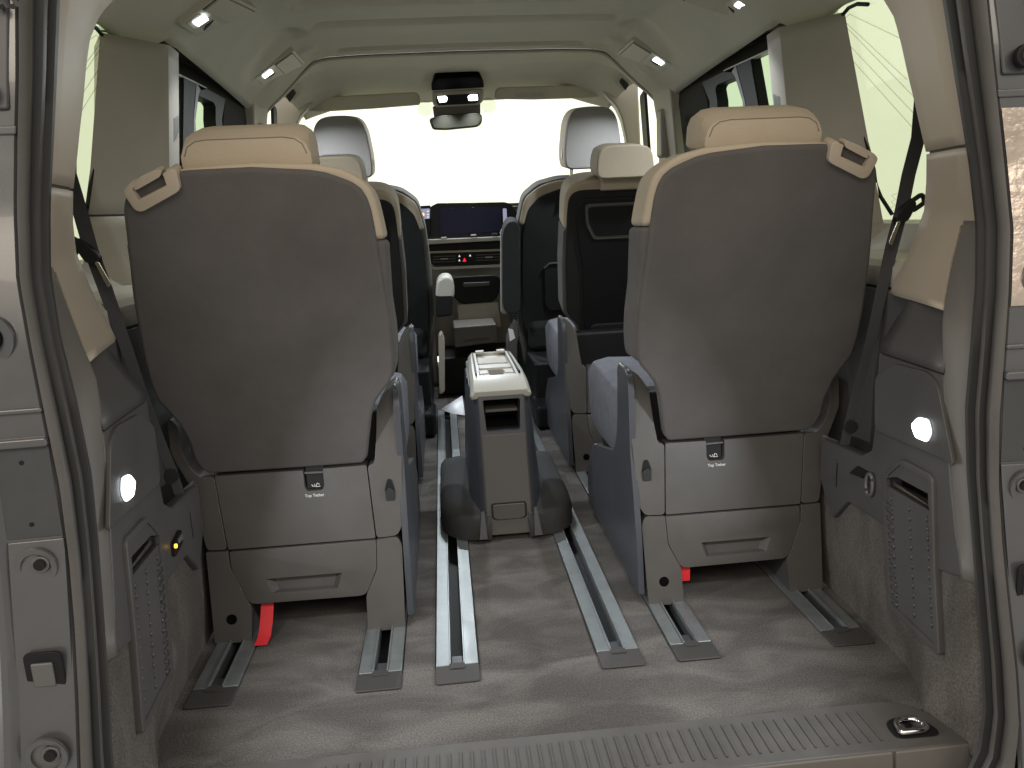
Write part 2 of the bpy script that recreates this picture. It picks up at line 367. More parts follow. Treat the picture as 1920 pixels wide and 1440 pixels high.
for sx in (-1, 1):
    loft('roof_edge_backing', [[ceil(sx*.742, y)+np.array([-sx*.004, 0, .003]), ceil(sx*.742, y)+np.array([sx*.012, 0, .020]), np.array([sx*.80, y, ceil(sx*.742, y)[2]+.03]), np.array([sx*.83, y, 1.0])][:3] for y in np.linspace(1.79, 3.05, 30)], 'plastic_door', head, smooth=60, solid=.003)  # dark backing added to block light along the roof edge
ys2 = np.linspace(3.006, 3.72, 60)
quadgrid('front_headliner', lambda y, x: ceil_f(x, y), ys2, xs, 'headliner_front', head, smooth=60, solid=.010)
loft('headliner_seam', [[ceil(x, 3.0)+np.array([0, -.003, -.004]), ceil(x, 3.0)+np.array([0, .006, -.004]), ceil_f(x, 3.008)+np.array([0, .002, -.003])] for x in xs], 'plastic_black', head, smooth=60)

# ------------------------------------------------------------------ side walls (built once per side)
SEAL_IN = [(1.2, .545, 1.09), (1.1, .56, 1.065), (1.0, .573, 1.045), (.942, .58, 1.033), (.862, .59, 1.018), (.783, .601, 1.004), (.704, .608, .989), (.624, .600, .968), (.549, .581, .947), (.463, .5745, .938), (.381, .573, .922), (.306, .569, .899), (.228, .567, .877), (.15, .567, .859), (.08, .565, .845), (.03, .556, .838), (0.0, .54, .834), (-.02, .50, .832)]
SEAL_OUT = [(1.2, .55, 1.02), (1.1, .562, .995), (1.0, .571, .976), (.925, .578, .965), (.851, .590, .960), (.774, .600, .952), (.695, .601, .933), (.618, .592, .915), (.536, .584, .902), (.459, .577, .892), (.373, .575, .880), (.297, .572, .860), (.224, .569, .836), (.147, .569, .814), (.08, .569, .80), (.03, .56, .79), (0.0, .545, .787), (-.02, .505, .786)]
PILL_IN = [(1.2, .545, 1.42), (1.1, .565, 1.29), (1.05, .58, 1.225), (1.01, .590, 1.20), (.969, .596, 1.187), (.926, .601, 1.175), (.885, .608, 1.165), (.844, .614, 1.155), (.803, .622, 1.147), (.762, .638, 1.168), (.719, .647, 1.183), (.65, .645, 1.215), (.60, .64, 1.243), (.578, .638, 1.253)]
CREAM = [(.711, .617, 1.041), (.645, .606, 1.045), (.59, .585, 1.025), (.571, .567, 1.0), (.535, .560, .985), (.472, .560, .972), (.409, .560, .958), (.348, .559, .942), (.288, .557, .924), (.233, .551, .899)]
def xp(y): return .553+.06*(y-.9)
for sx, side in ((-1, 'left'), (1, 'right')):
    mx = lambda q: np.array(q, float)*np.array([sx, 1, 1])
    wall = make('wall_'+side, [mx(q) for q in [(.84, .90, -.07), (.84, 4.3, -.07), (.84, 4.3, .66), (.84, .90, .66), (.87, .90, -.07), (.87, 4.3, -.07), (.87, 4.3, .66), (.87, .90, .66)]],
                [[0, 1, 2, 3], [4, 7, 6, 5], [0, 4, 5, 1], [1, 5, 6, 2], [2, 6, 7, 3], [3, 7, 4, 0]], 'plastic_trim')
    tag(wall, side+' side wall of the van interior', kind='structure')
    # carpeted lower side
    def cw(t, z):
        lowr = z < .233
        e0 = curve_at(SEAL_IN, max(z, .03)) if lowr else curve_at(CREAM, z)+np.array([.012, .006, 0])
        y = e0[1]+.002+t*(2.2-e0[1])
        x0 = np.interp(y, [.84, .87, .945, 1.0, 1.06, 1.2, 1.5, 2.2], [.553, .556, .541, .568, .588, .595, .60, .60])
        x1 = np.interp(y, [.84, .90, 1.1, 1.3, 1.5, 2.2], [.556, .556, .572, .590, .602, .602])
        f = sstep(0, .10, z); x = x0+(x1-x0)*f+.002
        k = 1-sstep(0, .02, y-e0[1]); return mx((x*(1-k)+(e0[0]+.003)*k, y, z))
    quadgrid('cargo_carpet', cw, np.linspace(0, 1, 110)**1.6, list(np.linspace(-.01, .232, 24))+[.2335, .26, .30], 'carpet_side', wall, smooth=60, solid=.004)
    # plastic panel above it
    low = PP((-.572, 1.1, .2), (1, .06, 0), (241, 1202), (312, 1082), (344, 1041), (368, 1070))
    poly = [(y, z) for z, _, y in [(.50, 0, .979), (.472, 0, .973), (.409, 0, .959), (.348, 0, .943), (.288, 0, .925), (.235, 0, .901)]]
    poly += [(q[1], q[2]) for q in low]+[(1.36, .22), (1.36, .30), (1.20, .315), (1.166, .335), (1.156, .40), (1.156, .50)]
    pan = prism('side_panel', [mx((xp(y), y, z)) for y, z in poly], (sx*.02, 0, 0), 'plastic_trim', wall, bevel=.004)
    loft('panel_shoulder', [[mx((xp(y), y, .502)), mx((xp(y)+.002, y, .515)), mx((xp(y)+.03+.10*(y-.98), y+.004, .583)), mx((xp(y)+.10, y+.01, .588))] for y in (.980, 1.02, 1.07, 1.12, 1.156)], 'plastic_trim', wall, smooth=50, solid=.003)
    prism('recess_wall', [mx(q) for q in [(.648, 1.13, .20), (.655, 2.3, .20), (.655, 2.3, .585), (.648, 1.13, .585)]], (sx*.02, 0, 0), 'plastic_trim', wall, bevel=0)
    prism('panel_return', [mx(q) for q in [(xp(1.156)+.0, 1.150, .32), (xp(1.156), 1.150, .50), (.65, 1.152, .58), (.65, 1.152, .32)]], (0, .006, 0), 'plastic_trim', wall, bevel=0)
    # raised lamp pad
    pad = PP((-.562, 1.05, .4), (1, .06, 0), (197, 1000), (200, 830), (212, 800), (255, 776), (283, 800), (295, 905), (205, 985))
    pad = [mx((abs(q[0])-.0055, q[1], q[2])) for q in pad]
    prism('lamp_pad', fil(pad, .012), (sx*.006, 0, 0), 'plastic_trim', pan, bevel=.003)
    # net-pocket insert with slot and dimples
    pk = [mx((abs(q[0])-.004, q[1], q[2])) for q in PP((-.5565, 1.0, .2), (1, .06, 0), (231, 1012), (270, 968), (296, 995), (306, 1060), (322, 1264), (264, 1378), (250, 1200))]
    poc = prism('pocket_insert', fil(pk, [.012, .012, .01, 0, .006, .006, 0]), (sx*.012, 0, 0), 'plastic_trim', wall, bevel=.003)
    inn = [mx((abs(q[0])-.0046, q[1], q[2])) for q in PP((-.5565, 1.0, .2), (1, .06, 0), (238, 1020), (272, 980), (290, 998), (300, 1065), (315, 1258), (268, 1352), (256, 1200))]
    sl = [mx((abs(q[0])-.01, q[1], q[2])) for q in PP((-.5565, 1.0, .2), (1, .06, 0), (242, 1047), (281, 1004), (294, 1004), (295, 1020), (243, 1084))]
    sh = [mx((abs(q[0])-.01, q[1], q[2])) for q in inn]
    cut(poc, [prism('c', [q for q in sh], (sx*.0131, 0, 0), 'plastic_trim'), prism('c2', sl, (sx*.05, 0, 0), 'plastic_black')])
    cut(pan, [prism('c3', [q+np.array([-sx*.01, 0, 0]) for q in sl], (sx*.08, 0, 0), 'plastic_trim')])
    dm = None
    for r_ in range(13):
        for c_ in range(3):
            a = (250+c_*21+r_*1.6, 1098-c_*26+r_*19.5)
            if a[1] > 1335-(a[0]-262)*1.4: continue
            q = PP((-.5565, 1.0, .2), (1, .06, 0), a)[0]
            if dm is None:
                vs_ = [(0, 0, .006), (0, -.004, 0), (0, 0, -.006), (0, .004, 0), (-.0035, 0, 0)]
                dm = make('dimple', vs_, [[0, 1, 4], [1, 2, 4], [2, 3, 4], [3, 0, 4], [0, 3, 2, 1]], 'plastic_trim', poc, smooth=None); d_ = dm; base = True
            else:
                d_ = dm.copy(); scene.collection.objects.link(d_)
            d_.location = Vector(mx((abs(q[0])-.0013, q[1], q[2])))*S; d_.scale = (1 if sx > 0 else -1, 1, 1)
    for r_ in range(12):   # scalloped forward edge
        a = [(303+r_*1.3, 1046+r_*17.5), (303+r_*1.3, 1060+r_*17.5), (293+r_*1.3, 1062+r_*17.5)]
        q = [mx((abs(w_[0])-.0042, w_[1], w_[2])) for w_ in PP((-.5565, 1.0, .2), (1, .06, 0), *a)]
        prism('scallop', q, (sx*.004, 0, 0), 'plastic_trim', poc, bevel=0)
    # taupe lower pillar cover beside the seal
    zs = np.linspace(.235, .705, 28)
    def low_sec(z):
        a, b = curve_at(SEAL_IN, z), curve_at(CREAM, z); d = b-a
        k1 = a+d*.5+np.array([-.001, 0, 0]); k2 = a+d*.93
        return [mx(a+np.array([.012, -.002, 0])), mx(a), mx(k1), mx(k2), mx(b+np.array([.001, .002, 0])), mx(b+np.array([.03, .004, 0]))]
    loft('lower_pillar_cover', [low_sec(z) for z in zs], 'plastic_taupe', wall, smooth=25, solid=.004)
    # beige rear pillar cover, upper and lower piece
    def up_sec(z):
        a = curve_at(SEAL_IN, z) if z > .706 else curve_at(CREAM, z)+np.array([.002, .010, 0])
        b = curve_at(PILL_IN, z); d = b-a; n = np.array([-.006, 0, 0])
        f = sstep(.70, .78, z)
        return [mx(a+np.array([.02, 0, 0])), mx(a), mx(a+d*.27+n*f), mx(a+d*.30+n*f), mx(a+d*.80+n*.6), mx(a+d*.84+n*.5), mx(b), mx(b+np.array([.03, .015, 0])), mx(b+np.array([.11, .05, 0]))]
    loft('rear_pillar_cover', [up_sec(z) for z in np.linspace(.8075, 1.2, 26)], 'plastic_beige', wall, smooth=25, solid=.003)
    loft('rear_pillar_lower_cover', [up_sec(z) for z in np.linspace(.583, .8035, 22)], 'plastic_beige', wall, smooth=25, solid=.003)
    loft('pillar_backing', [[q+np.array([sx*.0045, .001, 0]) for q in up_sec(z)] for z in (.798, .8055, .813)], 'plastic_taupe', wall)
    # rear quarter window
    gxz = lambda z: .744+.173*(1.066-z)
    def gpt(u, v): return PP((-.744, 1.6, 1.066), (1, 0, -.173), (u, v))[0]
    win = prism('quarter_window', [mx((gxz(z)+.004, y, z)) for y, z in [(1.0, .62), (1.72, .62), (1.72, 1.20), (1.0, 1.20)]], (sx*.004, 0, 0), 'glass_tint', wall)
    edge = [gpt(*q) for q in [(150, 48), (168, 46), (182, 53), (194, 68), (200, 90), (200, 118), (196, 150), (185, 240), (165, 385), (158, 440), (142, 478)]]
    tube('window_rubber', [mx((abs(q[0])+.001, q[1], q[2])) for q in edge], .004, 'plastic_black', win, n=8)
    for a, b in [((153, 86), (182, 66)), ((163, 118), (192, 79)), ((161, 134), (193, 86)), ((155, 178), (194, 118)), ((151, 214), (190, 150)), ((182, 66), (192, 76))]:
        q0, q1 = gpt(*a), gpt(*b); d = q1-q0
        q0 = q0-d*2.0 if a[0] < 165 else q0
        tube('printed_line', [mx((abs(q[0])+.0015, q[1], q[2])) for q in (q0, q1)], .0009, 'glass_print', win, n=6)
    q = gpt(140, 448); z0 = q[2]
    tube('glass_mark', [mx((gxz(z0+dz)+.0015, q[1]+dy, z0+dz)) for dy, dz in [(-.02, .012), (0, .008), (-.012, 0), (.004, -.004), (-.008, -.012), (.006, -.016)]], .0008, 'glass_print', win, n=6)
    # window ledge
    loft('window_ledge', [[mx((.86, y, .695)), mx((.80, y, .69)), mx((.785, y, .655)), mx((.775, y, .64)), mx((.664, y, .634)), mx((.656, y, .624)), mx((.655, y, .59))] for y in (1.02, 1.3, 1.6, 1.9, 2.4)], 'plastic_stone', wall, smooth=30, solid=.003)
    # broad pillar panel between quarter window and sliding door
    def cp_sec(z, dy=0):
        o = .17*(1.09-z)
        return [mx((.80+o*.9, 1.75, z)), mx((.742+o, 1.628-.14*(1.066-z), z)), mx((.736+o, 1.636-.12*(1.066-z), z)), mx((.665+o*.75, 1.742, z)), mx((.656+o*.75, 1.752, z)), mx((.655+o*.75, 1.765, z)), mx((.660+o*.75, 1.828, z)), mx((.668+o*.75, 1.835, z)), mx((.76+o, 1.85, z))]
    loft('door_pillar_panel', [cp_sec(z) for z in np.linspace(.7835, 1.12, 14)], 'plastic_stone', wall, smooth=30, solid=.003)
    loft('door_pillar_lower_panel', [cp_sec(z) for z in np.linspace(.62, .7795, 8)], 'plastic_stone', wall, smooth=30, solid=.003)
    loft('pillar_groove', [[q*np.array([1.004, 1, 1]) for q in cp_sec(z)] for z in (.775, .79)], 'plastic_seat', wall)
    bg_ = [mx((.656+.0, 1.78, .93)), mx((.656, 1.815, .955)), mx((.656, 1.815, .99)), mx((.656, 1.78, .98))]
    prism('belt_slot', [np.array([sx*(.654+.13*(1.09-q[2])), q[1], q[2]]) for q in bg_], (sx*.004, 0, 0), 'plastic_trim', wall, bevel=.001)
    # sliding door: upper frame, black centre post, glazing
    dp = lambda *uv: [np.array([sx*abs(q[0]), q[1], q[2]]) for q in PX(.735, *uv)]
    door = prism('sliding_door_frame', fil(dp((1445, 61), (1290, 134), (1274, 156), (1272, 195), (1283, 290), (1332, 290), (1327, 188), (1316, 154), (1450, 90)), [0, .05, .05, 0, 0, 0, .03, .02, 0]), (sx*.03, 0, 0), 'plastic_door', wall, bevel=.010, seg=4)
    prism('track_gap', fil([q-np.array([sx*.012, 0, 0]) for q in dp((1450, 50), (1420, 63), (1286, 126), (1268, 148), (1267, 165), (1280, 160), (1300, 138), (1450, 68))], .01), (sx*.02, 0, 0), 'plastic_black', wall, bevel=.002)
    for a in ((1392, 78), (1349, 101), (1326, 113)):
        c_ = dp(a)[0]; disc('track_bolt', c_-np.array([sx*.014, 0, 0]), (sx, 0, 0), .007, .004, 'steel', door, n=12)
    prism('chrome_strip', dp((1450, 88), (1356, 131), (1356, 134), (1450, 92)), (sx*.02, 0, 0), 'plastic_pale', door, bevel=.001)
    prism('window_header', fil(dp((1356, 134), (1316, 154), (1330, 190), (1334, 290), (1347, 290), (1345, 190), (1341, 166), (1345, 159), (1378, 145), (1371, 135)), .006), (sx*.035, 0, 0), 'plastic_black', door, bevel=.002)
    prism('centre_post', dp((1379, 122), (1407, 108), (1440, 300), (1408, 300), (1396, 186)), (sx*.03, 0, 0), 'plastic_black', door, bevel=.004)
    prism('window_frame_light', dp((1371, 135), (1379, 122), (1396, 186), (1410, 300), (1400, 300), (1392, 190), (1378, 145)), (sx*.02, 0, 0), 'plastic_seat', door, bevel=.001)
    prism('door_window', [mx(q) for q in [(.775, 1.75, 1.18), (.775, 2.75, 1.18), (.84, 2.75, .62), (.84, 1.75, .62)]], (sx*.004, 0, 0), 'glass_door', door)
    prism('door_lower_panel', [mx(q) for q in [(.76, 1.86, .74), (.76, 2.72, .74), (.79, 2.72, -.03), (.79, 1.86, -.03)]], (sx*.03, 0, 0), 'plastic_trim', door, bevel=.01)
    # front door pillar, windscreen pillar and front side window
    prism('door_post', fil([mx(q) for q in [(.70, 2.76, 1.22), (.69, 2.98, 1.24), (.735, 3.02, 1.05), (.755, 3.04, .70), (.76, 3.04, -.03), (.76, 2.76, -.03), (.755, 2.77, .70)]], .01), (sx*.06, 0, 0), 'plastic_stone', wall, bevel=.012, seg=4)
    box('belt_guide', tuple(mx((.70, 2.85, .93)) if sx > 0 else mx((.745, 2.85, .93))), tuple(mx((.745, 2.92, 1.10)) if sx > 0 else mx((.70, 2.92, 1.10))), 'plastic_stone', wall, bevel=.012)
    prism('front_side_window', [mx(q) for q in [(.80, 2.95, 1.22), (.80, 3.75, 1.22), (.86, 4.25, .62), (.86, 2.95, .62)]], (sx*.004, 0, 0), 'glass_clear', wall)
    prism('front_door_seal', fil([mx(q) for q in [(.715, 3.14, 1.21), (.725, 3.25, 1.20), (.78, 3.30, .62), (.77, 3.20, .62)]], .02), (sx*.012, 0, 0), 'plastic_black', wall, bevel=.003)
    apq = PY(3.42, (1125, 166), (1130, 150), (1196, 150), (1201, 260), (1206, 400), (1188, 400), (1174, 260), (1166, 222), (1154, 196), (1140, 184))
    prism('windscreen_pillar', [mx(q) for q in fil(apq, .02)], (sx*.02, .12, 0), 'plastic_stone', wall, bevel=.008)
    prism('front_door_panel', [mx(q) for q in [(.78, 3.04, .70), (.80, 4.2, .70), (.80, 4.2, -.03), (.78, 3.04, -.03)]], (sx*.03, 0, 0), 'plastic_trim', wall, bevel=.01)
    # ---- seal and body frame of the tailgate opening
    prof = [(0, 0), (.06, .012), (.14, .018), (.26, .018), (.30, .008), (.34, .007), (.38, .012), (.47, .0145), (.58, .0135), (.62, .005), (.65, .0045), (.69, .007), (.82, .008), (.93, .006), (1.0, .0)]
    zz = list(np.linspace(1.2, .05, 70))+[.03, .02, .01, 0, -.01, -.02]
    secs = []
    for z in zz:
        a, b = curve_at(SEAL_IN, z), curve_at(SEAL_OUT, z); d = b-a; nn = np.array([-d[1], d[0], 0]); nn = nn/np.linalg.norm(nn)
        if nn[0] > 0: nn = -nn
        secs.append([mx(a+d*t+nn*h) for t, h in prof])
    seal = loft('door_seal', secs, 'rubber', smooth=55)
    seal.data.materials.append(M['rubber_groove_shade']); seal.data.materials.append(M['rubber_light'])
    for i_, p_ in enumerate(seal.data.polygons):
        j_ = i_ % (len(prof)-1); p_.material_index = 1 if j_ in (0, 3, 4, 8, 9) else (2 if j_ in (5, 6, 7, 10, 11, 12, 13) else 0)  # groove faces get darker rubber, their shade put into the colour
    tag(seal, 'ribbed black rubber seal around the '+side+' edge of the tailgate opening', 'seal', 'tailgate seals')
    # painted body frame outside the seal
    fy = lambda z: curve_at(SEAL_OUT, max(z, .10))[1]+.004-.2*max(0, .10-z)
    fx = lambda z: curve_at(SEAL_OUT, max(z, .10))[0]
    fr = loft('body_frame', [[mx((fx(z)+.04, fy(z)+.06, z)), mx((fx(z)+.003, fy(z)+.004, z)), mx((fx(z)+.006, fy(z), z)), mx((fx(z)+.065, fy(z)-.004, z)), mx((fx(z)+.072, fy(z)-.012, z)), mx((fx(z)+.078, fy(z)-.012, z)), mx((fx(z)+.10, fy(z)+.01, z)), mx((fx(z)+.26, fy(z)+.05, z))] for z in np.linspace(-.05, 1.25, 60)], 'paint_grey', smooth=40, solid=.003)
    tag(fr, 'grey painted body frame with bolts beyond the '+side+' tailgate seal', 'body frame', 'tailgate body frames')
    def on(dx, z, out=0.0): return mx((fx(z)+dx, fy(z)-.004*dx/.065-out, z))
    def plate(name, x0, x1, z0, z1, th, ma, bev=.003):
        return prism(name, [on(x0, z0, th), on(x1, z0, th), on(x1, z1, th), on(x0, z1, th)], (0, th, 0), ma, fr, bevel=bev)
    plate('dark_panel', .004, .064, .402, .508, .002, 'paint_dark', .001)
    for z in (.418, .49): disc('screw_hole', on(.036, z, .0025), (0, 1, 0), .0028, .002, 'plastic_black', fr, n=12)
    plate('frame_ledge', .002, .12, .508, .519, .010, 'paint_grey')
    plate('frame_ledge', .002, .12, .546, .553, .006, 'paint_grey')
    plate('lower_plate', .003, .064, -.03, .400, .004, 'paint_grey')
    for z in (.370, .165):
        c_ = on(.034, z, .005)
        ring('bolt_cup', c_, (0, -1, 0), .017, .023, .004, 'paint_grey', fr)
        disc('cup_floor', c_+np.array([0, .001, 0]), (0, -1, 0), .017, .0015, 'steel', fr)
        disc('bolt', c_+np.array([-sx*.006, 0, .004]), (0, -1, 0), .010, .006, 'steel', fr, n=18, bevel=.001)
        disc('bolt_head', c_+np.array([-sx*.007, -.006, .005]), (0, -1, 0), .0065, .004, 'plastic_black', fr, n=18)
    c_ = on(.034, .255, .006)
    hole = prism('latch_opening', fil([c_+np.array([dx, 0, dz]) for dx, dz in [(-.021, -.024), (.021, -.024), (.021, .024), (-.021, .024)]], .008), (0, .004, 0), 'plastic_black', fr, bevel=.001)
    box('latch_pad', tuple(c_+np.array([-.013, -.003, -.018])), tuple(c_+np.array([.011, .003, .012])), 'steel', fr, bevel=.002)
    c_ = on(.046, .632, .0)
    ring('bump_stop_rim', c_, (0, -1, 0), .020, .030, .005, 'paint_grey', fr)
    disc('bump_stop', c_, (0, -1, 0), .017, .020, 'plastic_black', fr, r2=.012, bevel=.002)
    disc('bump_stop_core', c_-np.array([0, .0195, 0]), (0, -1, 0), .008, .004, 'steel', fr)
    disc('bump_stop_bore', c_-np.array([0, .0232, 0]), (0, -1, 0), .003, .001, 'plastic_black', fr, n=12)
    plate('hinge_plate', .010, .048, .885, 1.03, .006, 'paint_dark')
    disc('hinge_bolt', on(.034, .905, .008), (0, -1, 0), .014, .010, 'plastic_black', fr, bevel=.002)
    disc('hinge_bolt_core', on(.034, .905, .018), (0, -1, 0), .007, .003, 'steel', fr)
    plate('frame_ledge', .002, .07, .858, .868, .004, 'paint_grey')

    if sx < 0:
        c_ = on(.040, 1.005, .012); hel = [c_+np.array([-.05+.0016*k_, -.012*math.sin(k_*.9), .012*math.cos(k_*.9)]) for k_ in range(60)]
        tube('hinge_spring', hel, .0028, 'steel', fr, n=6)
        box('hinge_arm', tuple(c_+np.array([-.06, -.006, -.02])), tuple(c_+np.array([-.012, .006, .10])), 'plastic_black', fr, bevel=.006)
    else:
        film = loft('protective_film', [[mx((fx(z)+.004+dx, fy(z)-.0045-.004*dx/.065, z)) for dx in np.linspace(0, .056, 8)] for z in np.linspace(.60, .845, 30)], 'film', fr, smooth=60)
        box('hinge_arm', tuple(on(.05, .93, .012)), tuple(on(.12, 1.08, .0)), 'plastic_black', fr, bevel=.006)

# ================================================================== THINGS
def cargo_lamp(sx, uv, side):
    c = PP((-.562, 1.05, .4), (1, .06, 0), *uv)
    q = [np.array([sx*(abs(p_[0])-.0085), p_[1], p_[2]]) for p_ in c]
    root = empty('cargo_lamp', sum(q)/len(q)); tag(root, 'lit white cargo lamp in the '+side+' side trim', 'lamp', 'cargo lamps')
    prism('lens', fil(q, .006), (sx*.004, 0, 0), 'lens_cool', root, bevel=.001)
    prism('bezel', fil([p_+np.array([sx*.0025, 0, 0]) for p_ in inner(q, 1.15)], .008), (sx*.002, 0, 0), 'plastic_trim', root)
    ce = sum(q)/len(q)
    area_light('cargo_lamp_light', ce-np.array([sx*.006, 0, 0]), ce-np.array([sx*.5, -.1, .25]), (.02, .03), 1.6, (.86, .93, 1.0), root)
cargo_lamp(-1, [(219, 897), (232, 890), (243, 903), (240, 930), (226, 942), (218, 925)], 'left')
cargo_lamp(1, [(219, 897), (232, 890), (243, 903), (240, 930), (226, 942), (218, 925)], 'right')

# power socket (left) and tie ring (right)
sk = [np.array([-(abs(q[0])-.0115), q[1], q[2]]) for q in PP((-.57, 1.1, .3), (1, .06, 0), (313, 1020), (327, 993), (330, 1018), (316, 1046))]
root = empty('power_socket', sk[0]); tag(root, 'small black power socket with an orange light in the left trim', 'socket')
prism('plate', fil(sk, .004), (-.010, 0, 0), 'plastic_black', root, bevel=.001)
prism('flap', [q+np.array([.002, 0, 0]) for q in [np.array([-(abs(q[0])-.0115), q[1], q[2]]) for q in PP((-.57, 1.1, .3), (1, .06, 0), (319, 1012), (326, 1001), (327, 1013), (320, 1020))]], (-.002, 0, 0), 'plastic_taupe', root, bevel=.0005)
q = PP((-.57, 1.1, .3), (1, .06, 0), (313.5, 1025))[0]; disc('indicator_light', (-(abs(q[0])-.0145), q[1], q[2]), (-1, 0, 0), .0034, .003, 'lens_orange', root, n=12)
hk = [np.array([abs(q[0])-.006, q[1], q[2]]) for q in PP((.57, 1.1, .3), (1, -.06, 0), (1641, 908), (1620, 905), (1605, 912))]
root = empty('tie_down_ring', hk[0]); tag(root, 'steel tie down ring in a dark cup in the right trim', 'ring')
c_ = hk[0]; tube('ring', [c_+np.array([-.004, .010*math.cos(t), .019*math.sin(t)]) for t in np.linspace(0, 2*math.pi, 24, endpoint=False)], .0032, 'steel', root, closed=True)
prism('cup', [c_+np.array([0, dy, dz]) for dy, dz in [(.012, .018), (.05, .016), (.075, -.005), (.03, .0)]], (.006, 0, 0), 'plastic_black', root, bevel=.002)

# seat belts of the rear row
def rear_belt(sx, side):
    B = [(.604, 1.14, .93), (.661, 1.235, .835), (.665, 1.262, .778), (.663, 1.273, .72), (.654, 1.28, .661), (.643, 1.281, .60), (.630, 1.277, .54), (.621, 1.283, .474), (.611, 1.292, .407), (.594, 1.286, .343), (.583, 1.286, .275)]
    B = [np.array(q)*np.array([sx, 1, 1]) for q in B]
    root = empty('seat_belt', B[-1]); tag(root, 'black seat belt with buckle tongue hanging at the '+side+' rear pillar', 'seat belt', 'rear seat belts')
    W = [.021]*5+[.019, .017, .016, .016, .016, .016]
    secs = []
    for i, (q, w_) in enumerate(zip(B, W)):
        t = B[min(i+1, len(B)-1)]-B[max(i-1, 0)]; t /= np.linalg.norm(t)
        a = np.array([-sx*.9, .45, 0]); a = a-t*(a@t); a /= np.linalg.norm(a); n = np.cross(t, a)
        secs.append([q-a*w_/2-n*.0012, q+a*w_/2-n*.0012, q+a*w_/2+n*.0012, q-a*w_/2+n*.0012])
    loft('webbing', secs, 'belt', root, closed=True, smooth=50)
    c = B[3]
    prism('tongue_body', fil([c+np.array([sx*dx, dy, dz]) for dx, dy, dz in [(.012, -.012, .022), (.022, -.010, .010), (.008, -.012, -.016), (-.010, -.012, -.026), (-.016, -.012, -.010), (-.004, -.012, .006)]], .006), (0, .014, 0), 'plastic_black', root, bevel=.003)
    tube('webbing_guide', fil([c+np.array([sx*dx, -.008, dz]) for dx, dz in [(.030, .026), (.036, .012), (.014, -.002), (.008, .012)]], .006), .004, 'plastic_black', root, closed=True)
    prism('tongue', fil([c+np.array([sx*dx, -.014, dz]) for dx, dz in [(-.008, -.018), (-.014, -.016), (-.028, -.052), (-.022, -.058)]], .003), (0, .002, 0), 'chrome', root, bevel=.0006)
    disc('stop_button', B[9]+np.array([0, -.006, 0]), (0, -1, 0), .012, .006, 'belt', root, n=14)
    box('anchor', tuple(B[-1]-np.array([.007, .004, .05])), tuple(B[-1]+np.array([.007, .004, .0])), 'plastic_black', root, bevel=.002)
rear_belt(-1, 'left'); rear_belt(1, 'right')

